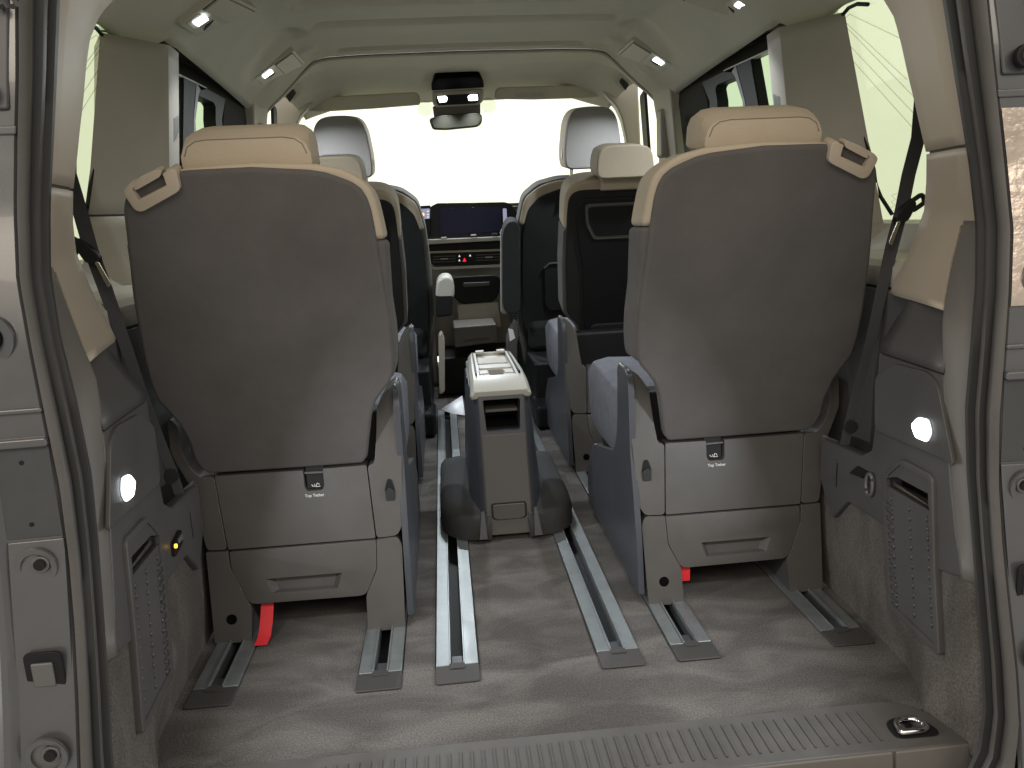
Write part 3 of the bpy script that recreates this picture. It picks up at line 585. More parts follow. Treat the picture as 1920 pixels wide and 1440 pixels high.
# ------------------------------------------------------------------ rear row seats
A0, AN = (0, 1.385, .305), (0, 1, .354)               # plane of the reclined seat backs
FWD = np.array([0, 1, .354])/math.hypot(1, .354)
B0, BN = (0, 1.322, 0.0), (0, 1, -.20)                # plane of the seat base
def rear_seat(sx, name_label, hole_outer, middle=False):
    """drawn from the left seat's outlines, mirrored for the right one"""
    g = lambda pts: [np.array([sx*-q[0], q[1], q[2]]) if True else q for q in pts]      # left px give x<0
    a = lambda *uv: g([q for q in PP(A0, AN, *uv)])
    b = lambda *uv: g([q for q in PP(B0, BN, *uv)])
    root = empty('middle_seat' if middle else 'passenger_seat', (sx*.405, 1.5, 0)); tag(root, name_label, 'car seat', 'middle row seats' if middle else 'rear row seats')
    if middle:
        DY = .80; C0, CN = (0, 2.14, .83), (0, 1, .35); cf = np.array([0, 1, .35])/math.hypot(1, .35); xc = .385
        def e(*uv): return [np.array([q[0], q[1]-DY, q[2]]) for q in PP(C0, CN, *uv)]
        def sym(le): return [np.array([sx*q[0], q[1], q[2]]) for q in le+[np.array([2*xc-q[0], q[1], q[2]]) for q in le[::-1]]]
        prism('back_upper', [q+cf*.004 for q in fil(sym(e((1057, 432), (1058, 385), (1062, 360), (1078, 345), (1100, 339))), [0, .02, .03, .03, .03]+[.03]*4+[0], 3)], cf*.09, 'fabric_beige', root, bevel=.010, seg=4)
        prism('back_lower', [q+cf*.004 for q in fil(sym(e((1092, 660), (1080, 612), (1056, 588), (1054, 500), (1057, 433))), .006, 3)], cf*.09, 'fabric_dark', root, bevel=.010, seg=4)
        shell = prism('back_shell', fil(sym(e((1092, 668), (1086, 612), (1062, 588), (1060, 500), (1063, 400), (1066, 370), (1082, 357))), .02, 3), cf*.012, 'fabric_charcoal', root, bevel=.006)
        fr = prism('table_frame', [q-cf*.006 for q in fil(sym(e((1096, 645), (1092, 500), (1082, 440), (1079, 390), (1088, 372))), .02, 3)], cf*.010, 'plastic_black', shell, bevel=.004)
        prism('table_recess', [q-cf*.009 for q in fil(sym(e((1112, 448), (1098, 420), (1096, 385), (1102, 381))), .01, 3)], cf*.006, 'plastic_trim', shell, bevel=.002)
        prism('table_recess_floor', [q-cf*.0105 for q in fil(sym(e((1115, 441), (1103, 415), (1101, 390), (1106, 386))), .01, 3)], cf*.006, 'plastic_black', shell, bevel=.002)
        prism('document_pocket', [q-cf*.012 for q in fil(sym(e((1106, 660), (1106, 612), (1112, 606))), .01, 3)], cf*.008, 'fabric_charcoal', shell, bevel=.003)
        prism('pocket_rim', [q-cf*.014 for q in sym(e((1108, 663), (1108, 654)))], cf*.006, 'plastic_trim', shell, bevel=.002)
        hq = [np.array([q[0], q[1]-DY, q[2]]) for q in PY(2.09, (1124, 336), (1119, 322), (1121, 292), (1128, 279), (1145, 273))]
        hq = [np.array([sx*q[0], q[1], q[2]]) for q in hq+[np.array([2*xc-q[0], q[1], q[2]]) for q in hq[::-1]]]
        prism('headrest', fil(hq, .02, 4), (0, .10, .015), 'fabric_beige', root, bevel=.018, seg=5)
        box('headrest_mount', (sx*xc-.06, 1.33, .80), (sx*xc+.06, 1.37, .86), 'plastic_beige', root, bevel=.006)
    else:
        # back
        out = a((229, 392), (236, 362), (262, 336), (345, 322), (470, 315), (579, 320), (610, 325), (637, 334), (660, 343), (677, 355), (688, 372), (696, 395), (703, 430), (709, 470), (724, 562), (732, 610), (737, 656), (738, 699), (733, 716), (719, 734), (705, 754), (697, 781), (692, 828), (689, 858), (680, 870), (562, 879), (392, 890), (375, 881), (362, 862), (353, 831), (334, 797), (318, 778), (294, 753), (281, 724), (267, 671), (248, 562), (236, 450))
        prism('back_cover', fil(out, [.012]*4+[.004]*30+[.012]*3, 3), FWD*.026, 'fabric_dark', root, bevel=.011, seg=5)
        up = a((228, 392), (236, 360), (262, 334), (345, 316), (470, 306), (589, 308), (637, 317), (662, 328), (682, 341), (697, 357), (706, 380), (715, 418), (722, 452), (231, 452))
        lowp = a((231, 453), (724, 453), (731, 562), (740, 620), (743, 660), (742, 695), (737, 712), (300, 752), (281, 724), (266, 671), (247, 562))
        prism('back_upper', [q+FWD*.006 for q in fil(up, [.012]*4+[.004]*8+[0, 0], 3)], (0, .085, 0), 'fabric_beige', root, bevel=.010, seg=4)
        prism('back_lower', [q+FWD*.006 for q in fil(lowp, [0, 0]+[.008]*9, 3)], (0, .085, 0), 'fabric_dark', root, bevel=.010, seg=4)
        # headrest
        def hsec(y, k, zt, zb):
            q = [(-.492+k, y, zb), (-.497+k, y, zb+.006), (-.497+k, y, zt-.024), (-.491+k, y, zt-.010), (-.478+k, y, zt-.002), (-.46, y, zt), (-.34, y, zt), (-.32-k, y, zt-.003), (-.309-k, y, zt-.011), (-.303-k, y, zt-.026), (-.302-k, y, zb+.006), (-.307-k, y, zb)]
            return g([np.array(p_) for p_ in q])
        R_ = rotx(.10); pv = np.array([0, 1.25, .86])
        hs = [[pv+R_@(q-pv) for q in s] for s in (hsec(1.226, .002, .876, .831), hsec(1.25, 0, .889, .828), hsec(1.30, .001, .896, .828), hsec(1.335, .006, .892, .832), hsec(1.345, .018, .884, .836))]
        loft('headrest', hs, 'fabric_beige', root, closed=True, bevel=.007, seg=4, smooth=38)
        tube('headrest_seam', [q+np.array([0, -.0003, 0]) for q in inner(hs[0][2:-2], .94)], .0008, 'fabric_seam', root, n=6)
        box('headrest_mount', (min(sx*.33, sx*.47), 1.262, .79), (max(sx*.33, sx*.47), 1.30, .85), 'plastic_seat', root, bevel=.008)
        # corner release handle
        hp = [q-FWD*.010 for q in a((233, 356), (246, 341), (262, 343), (310, 322), (324, 312), (334, 318), (341, 350), (336, 357), (270, 394), (256, 391))]
        h = prism('release_handle', fil(hp, .006, 3), FWD*.030, 'plastic_beige', root, bevel=.005, seg=3)
        rc = [q-FWD*.02 for q in a((252, 352), (258, 340), (306, 318), (311, 328), (316, 344), (264, 371))]
        cut(h, [prism('c', rc, FWD*.034, 'plastic_beige')])
        gp = [q-FWD*.008 for q in a((253, 345), (257, 336), (300, 315), (306, 318), (304, 328), (262, 352), (255, 354))]
        prism('handle_grip', fil(gp, .005, 3), FWD*.02, 'plastic_beige', h, bevel=.004)
    # base: centre panel, drawer, two legs, two side shields
    pan = b((402, 893), (568, 882), (571, 912), (575, 921), (604, 919), (608, 911), (605, 879), (687, 872), (704, 1009), (428, 1031))
    base = prism('base_panel', fil(pan, [.003, .002, 0, .004, .004, 0, .002, .003, .003, .003], 3), (0, .035, 0), 'plastic_seat', root, bevel=.004)
    tt = prism('tether_anchor', [q+np.array([0, .010, 0]) for q in b((569, 878), (606, 875), (609, 918), (574, 921))], (0, .02, 0), 'plastic_black', base, bevel=.002)
    cc = [q+np.array([0, .002, 0]) for q in b((570, 886), (607, 884), (607, 888), (570, 890))]
    prism('anchor_bar', cc, (0, .008, 0), 'plastic_trim', base, bevel=.001)
    c_ = b((590, 929))[0]; nd = np.array([0, -1, .2]); upd = np.array([0, .2, 1.0])
    lettering('lettering', 'Top Tether', .0075, c_+np.array([0, -.0006, -.002]), (1, 0, 0), upd, 'print_white', base)
    ic = b((591, 913))[0]+np.array([0, .0085, 0])
    for pts in ([(-.011, .003), (-.008, -.002), (-.004, -.002), (-.003, .004)], [(-.001, -.003), (.004, .006), (.008, .004), (.011, -.003), (-.001, -.003)]):
        tube('pictogram', [ic+np.array([dx*.7, 0, 0])+upd*dz*.7 for dx, dz in pts], .0008, 'print_white', base, n=6)
    dr = b((430, 1035), (705, 1013), (706, 1066), (688, 1112), (678, 1117), (476, 1133), (464, 1127), (434, 1068))
    d = prism('drawer', fil(dr, [.002, .002, .004, .008, .008, .008, .008, .004], 3), (0, .05, 0), 'plastic_seat', root, bevel=.005)
    rc = b((498, 1086), (641, 1074), (634, 1103), (511, 1112)); mid = inner(rc, .84)
    n_ = np.array([0, 1, -.2])/1.02
    k = 4; vs_ = [q-n_*.01 for q in rc]+[q for q in rc]+[q+n_*.016 for q in mid]
    fs = [[0, 1, 2, 3], [11, 10, 9, 8]]+[[i, (i+1) % 4, 4+(i+1) % 4, 4+i] for i in range(4)]+[[4+i, 4+(i+1) % 4, 8+(i+1) % 4, 8+i] for i in range(4)]
    cut(d, [make('c', vs_, fs, 'plastic_seat')])
    # side shields and legs are deep boxes running forward under the seat
    so = b((313, 790), (320, 786), (333, 799), (338, 843), (356, 877), (373, 895), (401, 894), (426, 1031), (388, 1033), (375, 985), (372, 945), (352, 905), (320, 850))
    si = b((689, 873), (702, 869), (705, 820), (706, 765), (722, 735), (736, 722), (743, 722), (748, 738), (752, 800), (755, 985), (745, 1004), (706, 1009))
    box('gap_filler', (min(sx*.245, sx*.56), 1.415, .24), (max(sx*.245, sx*.56), 1.47, .40), 'plastic_black', root, bevel=.01)  # black filler added so the gap behind the seat back stays dark
    for nm, pl in (('outer_side_shield', so), ('inner_side_shield', si)):
        prism(nm, fil(pl, .008, 3), (0, .08, 0), 'plastic_seat', root, bevel=.006)
    lo = b((386, 1036), (427, 1034), (432, 1066), (464, 1128), (470, 1135), (472, 1204), (403, 1207))
    li = b((706, 1012), (746, 1006), (754, 1022), (760, 1178), (690, 1185), (687, 1116), (707, 1067))
    for nm, pl in (('outer_leg', lo), ('inner_leg', li)):
        prism(nm, fil(pl, [.002, .004, .004, .006, .002, .002, .002] if nm == 'outer_leg' else [.002, .008, .006, .002, .002, .006, .004], 3), (0, .50, 0), 'plastic_seat', root, bevel=.005)
    hl = [(-.545, .045)] if hole_outer else [(-.264, .045)]
    for hx, hz in hl:
        x = sx*-hx; disc('bore', (x, 1.322+.2*hz-.0008, hz), (0, 1, -.2), .0095, .004, 'sensor_dot', root, n=20)
    # inner side wing next to the cushion
    wing = [(1.435-.047*math.cos(t), .405+.043*math.sin(t)) for t in np.linspace(0, math.pi, 10)]
    wing += [(1.488, .33), (1.50, .285), (1.53, .25), (1.75, .20), (1.84, .12), (1.84, .02), (1.33, .02), (1.345, .14), (1.385, .30)]
    wq = fil([(y, z, 0) for y, z in wing], [.0]*10+[.02]*4+[.03, .005, .005, .02, .02], 3)
    prism('side_wing', [np.array([sx*.226, q[0], q[1]]) for q in wq], (sx*-.012, 0, 0), 'plastic_slate', root, bevel=.004)
    # cushion
    cs = lambda y, zt, k: [np.array([sx*x, y, z]) for x, z in [(.235+k, .22), (.226+k, .26), (.224+k, zt-.03), (.236+k, zt-.008), (.27, zt), (.40, zt-.006), (.53, zt), (.566-k, zt-.008), (.578-k, zt-.03), (.576-k, .26), (.567-k, .22)]]
    loft('seat_cushion', [cs(1.475, .36, .012), cs(1.50, .372, .0), cs(1.60, .382, -.003), cs(1.75, .392, -.004), cs(1.83, .395, -.002), cs(1.87, .385, .004), cs(1.885, .365, .012)], 'fabric_blue', root, closed=True, bevel=.005, smooth=60)
    prism('under_seat', [np.array([sx*x, 1.40, z]) for x, z in [(.25, .12), (.56, .12), (.56, .26), (.25, .26)]], (0, .42, 0), 'plastic_black', root)
    if middle: root.location.y += .80*S; return root
    # fabric pull loop on the inner shield and red strap under the drawer
    lc = b((731, 920))[0]
    prism('pull_loop_slot', fil([lc+np.array([dx, -.0004, dz]) for dx, dz in [(-.003, .022), (.003, .022), (.009, .004), (.009, -.016), (-.009, -.016), (-.009, .004)]], .003), (0, .003, 0), 'plastic_black', root)
    prism('pull_loop', fil([lc+np.array([dx, -.006, dz]) for dx, dz in [(-.008, .002), (0, .008), (.008, .002), (.008, -.018), (-.008, -.018)]], .003), (0, .005, 0), 'belt', root, bevel=.001)
    st = .484 if sx < 0 else .282
    xs_ = sx*st+(.0 if sx < 0 else .027)
    if sx < 0: path = [(xs_+.002, 1.372, .105), (xs_+.001, 1.352, .065), (xs_, 1.332, .035), (xs_-.004, 1.318, .010), (xs_-.007, 1.300, .0055)]
    else: path = [(.309, 1.352, .10), (.309, 1.350, .075), (.308, 1.345, .055), (.307, 1.343, .036)]
    secs = [[np.array(q)+np.array([-.0115, 0, 0]), np.array(q)+np.array([.0115, 0, 0]), np.array(q)+np.array([.0115, .0015, .0015]), np.array(q)+np.array([-.0115, .0015, .0015])] for q in path]
    loft('red_strap', secs, 'red_strap', root, closed=True, smooth=60)
    return root
rear_seat(-1, 'left rear seat seen from behind, red strap hanging down to the floor', True)
rear_seat(1, 'right rear seat seen from behind, short red strap by its inner leg', False)
rear_seat(-1, 'dark backed middle seat mostly hidden behind the left rear seat', True, True)
rear_seat(1, 'middle seat with folding table back beside the right rear seat', False, True)

# ------------------------------------------------------------------ front seats
def front_seat(sx, label):
    root = empty('front_seat', (sx*.41, 2.95, 0)); tag(root, label, 'car seat', 'front seats'); xc = .405
    D0, DN = (0, 2.88, .80), (0, 1, .22); df = np.array([0, 1, .22])/math.hypot(1, .22)
    def e(*uv): return PP(D0, DN, *uv)
    def sym(le): return [np.array([sx*q[0], q[1], q[2]]) for q in le+[np.array([2*xc-q[0], q[1], q[2]]) for q in le[::-1]]]
    prism('back_frame', [q+df*.02 for q in fil(sym(e((988, 700), (972, 600), (969, 500), (972, 421), (982, 372), (1010, 348), (1050, 337))), .02, 3)], df*.09, 'fabric_side', root, bevel=.012, seg=4)
    prism('back_upper', [q+df*.005 for q in fil(sym(e((974, 424), (984, 374), (1012, 350), (1050, 339))), [0, .02, .03, .03, .03, .03, .02, 0], 3)], df*.09, 'fabric_beige', root, bevel=.012, seg=4)
    prism('back_cover', fil(sym(e((1002, 720), (984, 640), (977, 540), (978, 440), (990, 392), (1012, 368), (1055, 352))), .02, 3), df*.03, 'fabric_charcoal', root, bevel=.008)
    prism('map_pocket', [q-df*.006 for q in fil(sym(e((1030, 582), (1021, 570), (1020, 500), (1028, 494))), .01, 3)], df*.008, 'fabric_charcoal', root, bevel=.003)
    tube('pocket_edge', [q-df*.007 for q in sym(e((1020, 502), (1030, 493)))], .004, 'plastic_trim', root, n=8)
    hq = PY(2.80, (1066, 318), (1060, 308), (1059, 280), (1064, 226), (1074, 206), (1092, 199)); hx = (PY(2.80, (1059, 270))[0][0]+PY(2.80, (1166, 270))[0][0])/2
    hq = [np.array([sx*q[0], q[1], q[2]]) for q in hq+[np.array([2*hx-q[0], q[1], q[2]]) for q in hq[::-1]]]
    prism('headrest', [q+np.array([0, .012, 0]) for q in fil(hq, .03, 4)], (0, .13, .015), 'fabric_beige', root, bevel=.02, seg=5)
    prism('headrest_back', fil(inner(hq, .985), .03, 4), (0, .03, 0), 'fabric_grey', root, bevel=.012, seg=4)
    for dx in (-.075, .075): tube('headrest_post', [(sx*(hx+dx), 2.84, .83), (sx*(hx+dx), 2.84, .93)], .007, 'chrome', root)
    c = PY(2.80, (1060, 287))[0]; disc('headrest_button', (sx*(c[0]+.002), c[1]+.06, c[2]), (-sx, 0, 0), .014, .006, 'plastic_pale', root, bevel=.002)
    box('seat_cushion', (min(sx*.20, sx*.60), 2.95, .22), (max(sx*.20, sx*.60), 3.45, .34), 'fabric_charcoal', root, bevel=.03)
    box('seat_pedestal', (min(sx*.19, sx*.60), 2.72, .005), (max(sx*.19, sx*.60), 3.40, .22), 'plastic_black', root, bevel=.01)
    box('rail_cover', (min(sx*.175, sx*.26), 2.60, .005), (max(sx*.175, sx*.26), 2.78, .09), 'plastic_black', root, bevel=.015)
    return root
fl_ = front_seat(-1, 'front seat on the left with lowered pale armrest')
fr_ = front_seat(1, 'front seat on the right with folded up dark armrest')
q = PY(2.86, (944, 588), (942, 440), (950, 418), (965, 415), (976, 422), (976, 590))
prism('armrest', fil(q, .03, 4), (0, .07, .02), 'fabric_charcoal', fr_, bevel=.012, seg=4)
q = PY(2.95, (940, 588), (940, 430), (950, 424), (950, 590)); prism('armrest_pad', fil(q, .01), (0, .05, 0), 'fabric_grey', fr_, bevel=.01)
q = PY(2.86, (956, 588), (972, 588), (965, 618), (960, 612)); prism('armrest_hinge', q, (0, .05, 0), 'plastic_black', fr_, bevel=.004)
q = PY(2.86, (817, 552), (850, 550), (848, 592), (818, 596)); prism('armrest', fil(q, .012, 4), (0, .10, 0), 'plastic_black', fl_, bevel=.012, seg=4)
q = PY(2.86, (816, 560), (818, 530), (828, 520), (843, 519), (852, 530), (852, 560)); prism('armrest_pad', fil(q, .02, 4), (0, .25, .0), 'plastic_pale', fl_, bevel=.015, seg=4)
q = PY(2.80, (822, 632), (828, 625), (834, 640), (834, 735), (824, 740)); prism('side_cover', fil(q, .01), (0, .1, 0), 'plastic_stone', fl_, bevel=.006)
q = PY(2.80, (952, 640), (966, 600), (972, 610), (970, 640), (965, 720), (955, 700)); prism('side_cover', fil(q, .01), (0, .1, 0), 'plastic_trim', fr_, bevel=.006)
pp = PY(2.78, (953, 616), (962, 618), (966, 634), (956, 640)); tag(prism('paper_slip', pp, (0, .002, 0), 'paper'), 'small white paper slip by the right front seat', 'paper')

# ------------------------------------------------------------------ centre console between the rear seats
con = empty('centre_console', (0, 1.85, 0)); tag(con, 'tall centre console with pale cup holder lid standing on the floor rails', 'console')
for sg in (-1, 1):
    ws_ = []
    for z, xo, yf in ((.006, .163, 1.684), (.038, .1635, 1.690), (.056, .160, 1.705), (.068, .150, 1.745), (.073, .125, 1.79), (.075, .10, 1.83)):
        ws_.append(fil([np.array([sg*x, y, z]) for x, y in ((.045, yf-.004), (xo-.045, yf+.008), (xo, yf+.065), (xo, 2.14), (.045, 2.14))], [0, .05, .06, .01, 0], 5))
    loft('base_wing', ws_, 'plastic_foot', con, closed=True, smooth=45)
# body: dark side shells with a taupe front panel between them
def bsec(z):
    t = z/.33; y0 = 1.690+.096*t; ws = .076+.013*min(1, (1-t)*1.4); hf = .056
    half = fil([np.array(q) for q in [(-hf, y0, z), (-hf-.010, y0+.012, z), (-ws, y0+.085, z), (-ws, 2.12, z)]], [0, .004, .04, 0], 4, closed=False)
    return half+[q*np.array([-1, 1, 1]) for q in half[::-1]]
body = loft('body', [bsec(z) for z in (.012, .05, .10, .20, .28, .335)], 'plastic_slate', con, closed=True, smooth=30, bevel=.003)
opn = [np.array([x, 1.70, z]) for x, z in [(-.045, .318), (.045, .318), (.040, .245), (-.040, .245)]]
cut(body, [prism('c', fil(opn, .006), (0, .30, 0), 'plastic_black')])
def fq(x, z, o=.002): return np.array([x, 1.690+.096*z/.33-o, z])
prism('front_panel', fil([fq(-.053, .238), fq(.053, .238), fq(.053, .012), fq(-.053, .012)], .003), (0, .006, .0), 'plastic_console', con, bevel=.002)
for s in (-1, 1): box('bin_side', (s*.0415-.002, 1.80, .247), (s*.0415+.002, 1.998, .3165), 'plastic_black', con, bevel=0, rot=roty(s*.06))  # black liner pieces added to darken the inside of the opening
box('bin_floor', (-.039, 1.785, .246), (.039, 1.998, .249), 'plastic_black', con, bevel=0)
box('bin_back', (-.046, 1.90, .246), (.046, 1.905, .317), 'plastic_black', con, bevel=0)
box('bin_shelf', (-.039, 1.80, .283), (.039, 1.99, .290), 'plastic_taupe', con, bevel=.001)
hd = [fq(-.038, .082, .005), fq(.038, .082, .005), fq(.038, .052, .005), (np.array([.028, 1.702, .046])), (np.array([-.028, 1.702, .046])), fq(-.038, .052, .005)]
prism('handle_rim', fil([q-np.array([0, .0006, 0]) for q in inner(hd, 1.09)], .006), (0, .006, 0), 'plastic_black', con)
prism('handle_panel', fil([q-np.array([0, .0025, 0]) for q in hd], .006), (0, .007, 0), 'plastic_trim', con, bevel=.002)
for s in (-1, 1):
    prism('foot_strip', [np.array(q) for q in [(s*.058, 1.700, .07), (s*.066, 1.700, .07), (s*.075, 1.676, .01), (s*.055, 1.676, .01)]], (0, .006, 0), 'plastic_slate', con, bevel=.001)
lid = loft('lid', [[np.array(q) for q in [(-.070, y, zb), (-.074+k, y, zb+.008), (-.072+k, y, zt-.010), (-.064+k, y, zt), (.064-k, y, zt), (.072-k, y, zt-.010), (.074-k, y, zb+.008), (.070, y, zb)]] for y, zb, zt, k in [(1.785, .322, .338, .004), (1.79, .318, .342, 0), (1.84, .322, .360, .002), (1.95, .326, .366, .003), (2.15, .33, .368, .008), (2.19, .335, .364, .012), (2.20, .338, .355, .016)]], 'plastic_pale', con, closed=True, smooth=40, bevel=.003)
cutq = [np.array(q) for q in [(-.046, 1.862, .38), (.046, 1.862, .38), (.042, 2.17, .38), (-.042, 2.17, .38)]]
cut(lid, [prism('c', fil(cutq, .008), (0, 0, -.024), 'plastic_pale'), prism('c', fil([np.array(q) for q in [(-.018, 1.89, .39), (.018, 1.89, .39), (.022, 1.96, .39), (-.022, 1.96, .39)]], .01), (0, 0, -.055), 'plastic_pale')])
for s in (-1, 1):
    box('lid_rail', (s*.052-.0022, 1.86, .3625), (s*.052+.0022, 2.16, .3695), 'plastic_black', con, bevel=.0008, rot=rotz(s*.012))
    prism('cup_arm', [np.array(q) for q in [(s*.044, 1.90, .3595), (s*.02, 1.905, .3595), (s*.02, 1.935, .3595), (s*.044, 1.945, .3595)]], (0, 0, -.006), 'plastic_pale', con, bevel=.002)
box('lid_bridge', (-.042, 1.965, .352), (.042, 1.985, .361), 'plastic_pale', con, bevel=.003)
box('lid_bridge', (-.041, 2.04, .354), (.041, 2.155, .359), 'plastic_stone', con, bevel=.003)
for s in (-1, 1): box('lid_clip', (s*.03-.012, 2.15, .366), (s*.03+.012, 2.17, .374), 'plastic_pale', con, bevel=.002)
box('lid_latch', (-.0775, 1.90, .335), (-.074, 1.93, .350), 'plastic_black', con, bevel=.001)

# folded leaflet on the floor by the console
q = [PZ(.006, (826, 768))[0], PZ(.055, (867, 742))[0], PZ(.006, (872, 779))[0], PZ(.004, (848, 776))[0]]
tag(make('paper_leaflet', q+[p_+np.array([0, .001, .001]) for p_ in q], [[0, 1, 2, 3], [7, 6, 5, 4], [0, 4, 5, 1], [1, 5, 6, 2], [2, 6, 7, 3], [3, 7, 4, 0]], 'paper', smooth=None), 'white folded paper leaflet on the floor beside the console', 'paper')

# ------------------------------------------------------------------ dashboard
da = empty('dashboard', (0, 3.6, .1)); tag(da, 'dashboard with wide black touch screen, air vents and red hazard button', 'dashboard')
DYP = 3.5
d_ = lambda *uv: PY(DYP, *uv)
def dp_(name, pts, out, dep, ma, bev=.002, parent=da, r=.004): return prism(name, [q-np.array([0, out, 0]) for q in fil(pts, r)], (0, dep, 0), ma, parent, bevel=bev)
lower = prism('lower_dash', fil([np.array(q) for q in [(-.76, 3.56, .12), (.76, 3.56, .12), (.78, 3.56, .79), (-.78, 3.56, .79)]], .03), (0, .5, 0), 'plastic_stone', da, bevel=.02)
prism('dash_top', [np.array(q) for q in [(-.80, 3.50, .792), (.80, 3.50, .792), (.84, 4.25, .80), (-.84, 4.25, .80)]], (0, 0, .012), 'plastic_trim', da, bevel=.004)
scr = dp_('screen_housing', d_((808, 387), (820, 381), (945, 379), (957, 382), (972, 402), (960, 432), (945, 442), (808, 447)), .02, .05, 'gloss_black', .004)
dp_('touch_screen', d_((826, 391), (939, 388), (937, 433), (826, 438)), .0225, .003, 'screen_blue', .0005, scr)
dp_('screen_menu', d_((942, 391), (949, 391), (950, 414), (943, 419)), .0228, .003, 'screen_side', .0005, scr)
ins = dp_('instrument_display', d_((770, 387), (807, 385), (807, 446), (775, 440)), .01, .04, 'gloss_black', .003)
dp_('instrument_screen', d_((786, 392), (806, 391), (806, 410), (789, 411)), .0125, .003, 'screen_side', .0005, ins)
dp_('instrument_icon', d_((790, 402), (794, 399), (796, 403), (792, 406)), .0138, .002, 'lens_orange', .0002, ins, .001)
for v in (395, 401, 406): dp_('instrument_icon', d_((801, v), (804, v), (804, v+2.5), (801, v+2.5)), .0138, .002, 'screen_icon', .0002, ins, .0005)
dp_('silver_ledge', d_((798, 449), (938, 443), (945, 436), (950, 440), (950, 450), (798, 458)), .045, .07, 'plastic_pale', .003)
for u, v in ((887, 439), (926, 437), (940, 435), (832, 444)): dp_('ledge_glint', d_((u-5, v), (u+5, v-.5), (u+5, v+2), (u-5, v+2.5)), .047, .004, 'chrome', .0005, da, .001)
dp_('decor_band', d_((800, 459), (946, 451), (946, 467), (800, 471)), .03, .05, 'fabric_charcoal', .002)
dp_('decor_line', d_((800, 471), (946, 466), (946, 470), (800, 475)), .034, .05, 'plastic_beige', .001)
vent = dp_('vent_panel', d_((806, 476), (946, 470), (946, 486), (936, 494), (815, 498), (808, 492)), .03, .05, 'plastic_black', .002)
for (u0, u1) in ((812, 854), (892, 940)):
    for k in range(3):
        v0 = 480+k*5-(u0-812)*.04; dp_('vent_slat', d_((u0, v0), (u1, v0-1.6), (u1, v0+.2), (u0, v0+1.8)), .033, .006, 'plastic_trim', .0005, vent, .0005)
    m_ = (u0+u1)/2; v0 = 485-(m_-812)*.04; dp_('vent_tab', d_((m_-7, v0), (m_+7, v0-.6), (m_+7, v0+1.4), (m_-7, v0+2)), .036, .006, 'plastic_pale', .0005, vent, .0005)
dp_('hazard_button', d_((867, 490), (870.5, 482), (874, 489.5)), .034, .006, 'icon_red', .0005, vent, .0005)
for u, v in ((861, 478), (861, 486), (881, 477)): dp_('button_icon', d_((u-2, v+3), (u, v-1), (u+2, v+3)), .034, .005, 'screen_icon', .0003, vent, .0003)
dp_('vent_lip', d_((806, 495), (815, 500), (937, 495), (948, 488), (948, 493), (938, 500), (815, 505), (805, 500)), .04, .06, 'plastic_pale', .003)
dp_('storage_opening', d_((836, 525), (848, 517), (928, 513), (937, 520), (934, 548), (925, 563), (864, 568), (848, 552)), .065, .02, 'plastic_black', .008, da, .02)
dp_('storage_slot', d_((868, 528), (916, 526), (916, 533), (868, 536)), .072, .02, 'plastic_trim', .003, da)
dp_('lower_cover', d_((857, 569), (932, 564), (938, 610), (860, 614)), .062, .02, 'plastic_stone', .003)
prism('console_drawer', [q for q in fil(PY(3.2, (851, 614), (931, 608), (934, 641), (853, 652)), .006)], (0, .25, 0), 'plastic_taupe', da, bevel=.006)
prism('drawer_slot', [q-np.array([0, .001, 0]) for q in PY(3.2, (866, 642), (920, 637), (914, 632), (874, 636))], (0, .004, 0), 'plastic_trim', da, bevel=.001)
prism('tunnel', [np.array(q) for q in [(-.16, 3.24, .005), (.16, 3.24, .005), (.16, 3.24, .17), (-.16, 3.24, .17)]], (0, .4, 0), 'plastic_black', da, bevel=.01)
for s in (-1, 1): prism('knee_panel', fil([np.array(q) for q in [(s*.17, 3.45, .02), (s*.24, 3.45, .02), (s*.22, 3.48, .50), (s*.17, 3.48, .50)]], .01), (0, .1, 0), 'plastic_stone', da, bevel=.01)

# ------------------------------------------------------------------ windscreen
ws = loft('windscreen', [[np.array([x, 3.74+.48*t-.22*x*x*(1-.4*t), 1.285-.47*t]) for x in np.linspace(-.78, .78, 25)] for t in np.linspace(-.08, 1.05, 9)], 'glass_clear', solid=.004, smooth=60)
tag(ws, 'bright windscreen above the dashboard', kind='structure')

# ------------------------------------------------------------------ overhead console, mirror, visors
oc = empty('overhead_console', (0, 3.5, 1.28)); tag(oc, 'overhead console with two lit map lamps above the mirror', 'overhead console')
o_ = lambda y, *uv: PY(y, *uv)
prism('black_panel', fil([hit(u, v, 1, yy) for u, v, yy in [(809, 170, 3.46), (815, 152, 3.34), (819, 147, 3.33), (896, 143, 3.33), (900, 147, 3.34), (908, 164, 3.46)]], .008), (0, .02, .03), 'sensor_dot', oc, bevel=.002)
prism('housing', fil(o_(3.46, (810, 171), (907, 166), (907, 188), (899, 196), (820, 201), (811, 194)), .012), (0, .12, .01), 'plastic_stone', oc, bevel=.006)
prism('lamp_recess', fil([q-np.array([0, .001, 0]) for q in o_(3.46, (818, 179), (898, 175), (899, 189), (892, 194), (822, 198), (818, 192))], .006), (0, .01, 0), 'plastic_black', oc, bevel=.002)
for uvs in [((820, 181), (836, 180), (839, 184), (837, 191), (824, 192)), ((877, 181), (881, 178), (895, 177), (896, 188), (879, 189))]:
    q = [p_-np.array([0, .003, 0]) for p_ in o_(3.46, *uvs)]; prism('map_lamp', fil(q, .004), (0, .004, 0), 'lens_cool', oc, bevel=.0005)
    c_ = sum(q)/len(q); area_light('map_lamp_light', c_-np.array([0, .012, .004]), c_+np.array([0, -.9, -1.2]), (.03, .02), 2.6, (.86, .93, 1.0), oc)
mi = empty('rear_view_mirror', (0, 3.5, 1.2)); tag(mi, 'rear view mirror hanging below the overhead console', 'mirror')
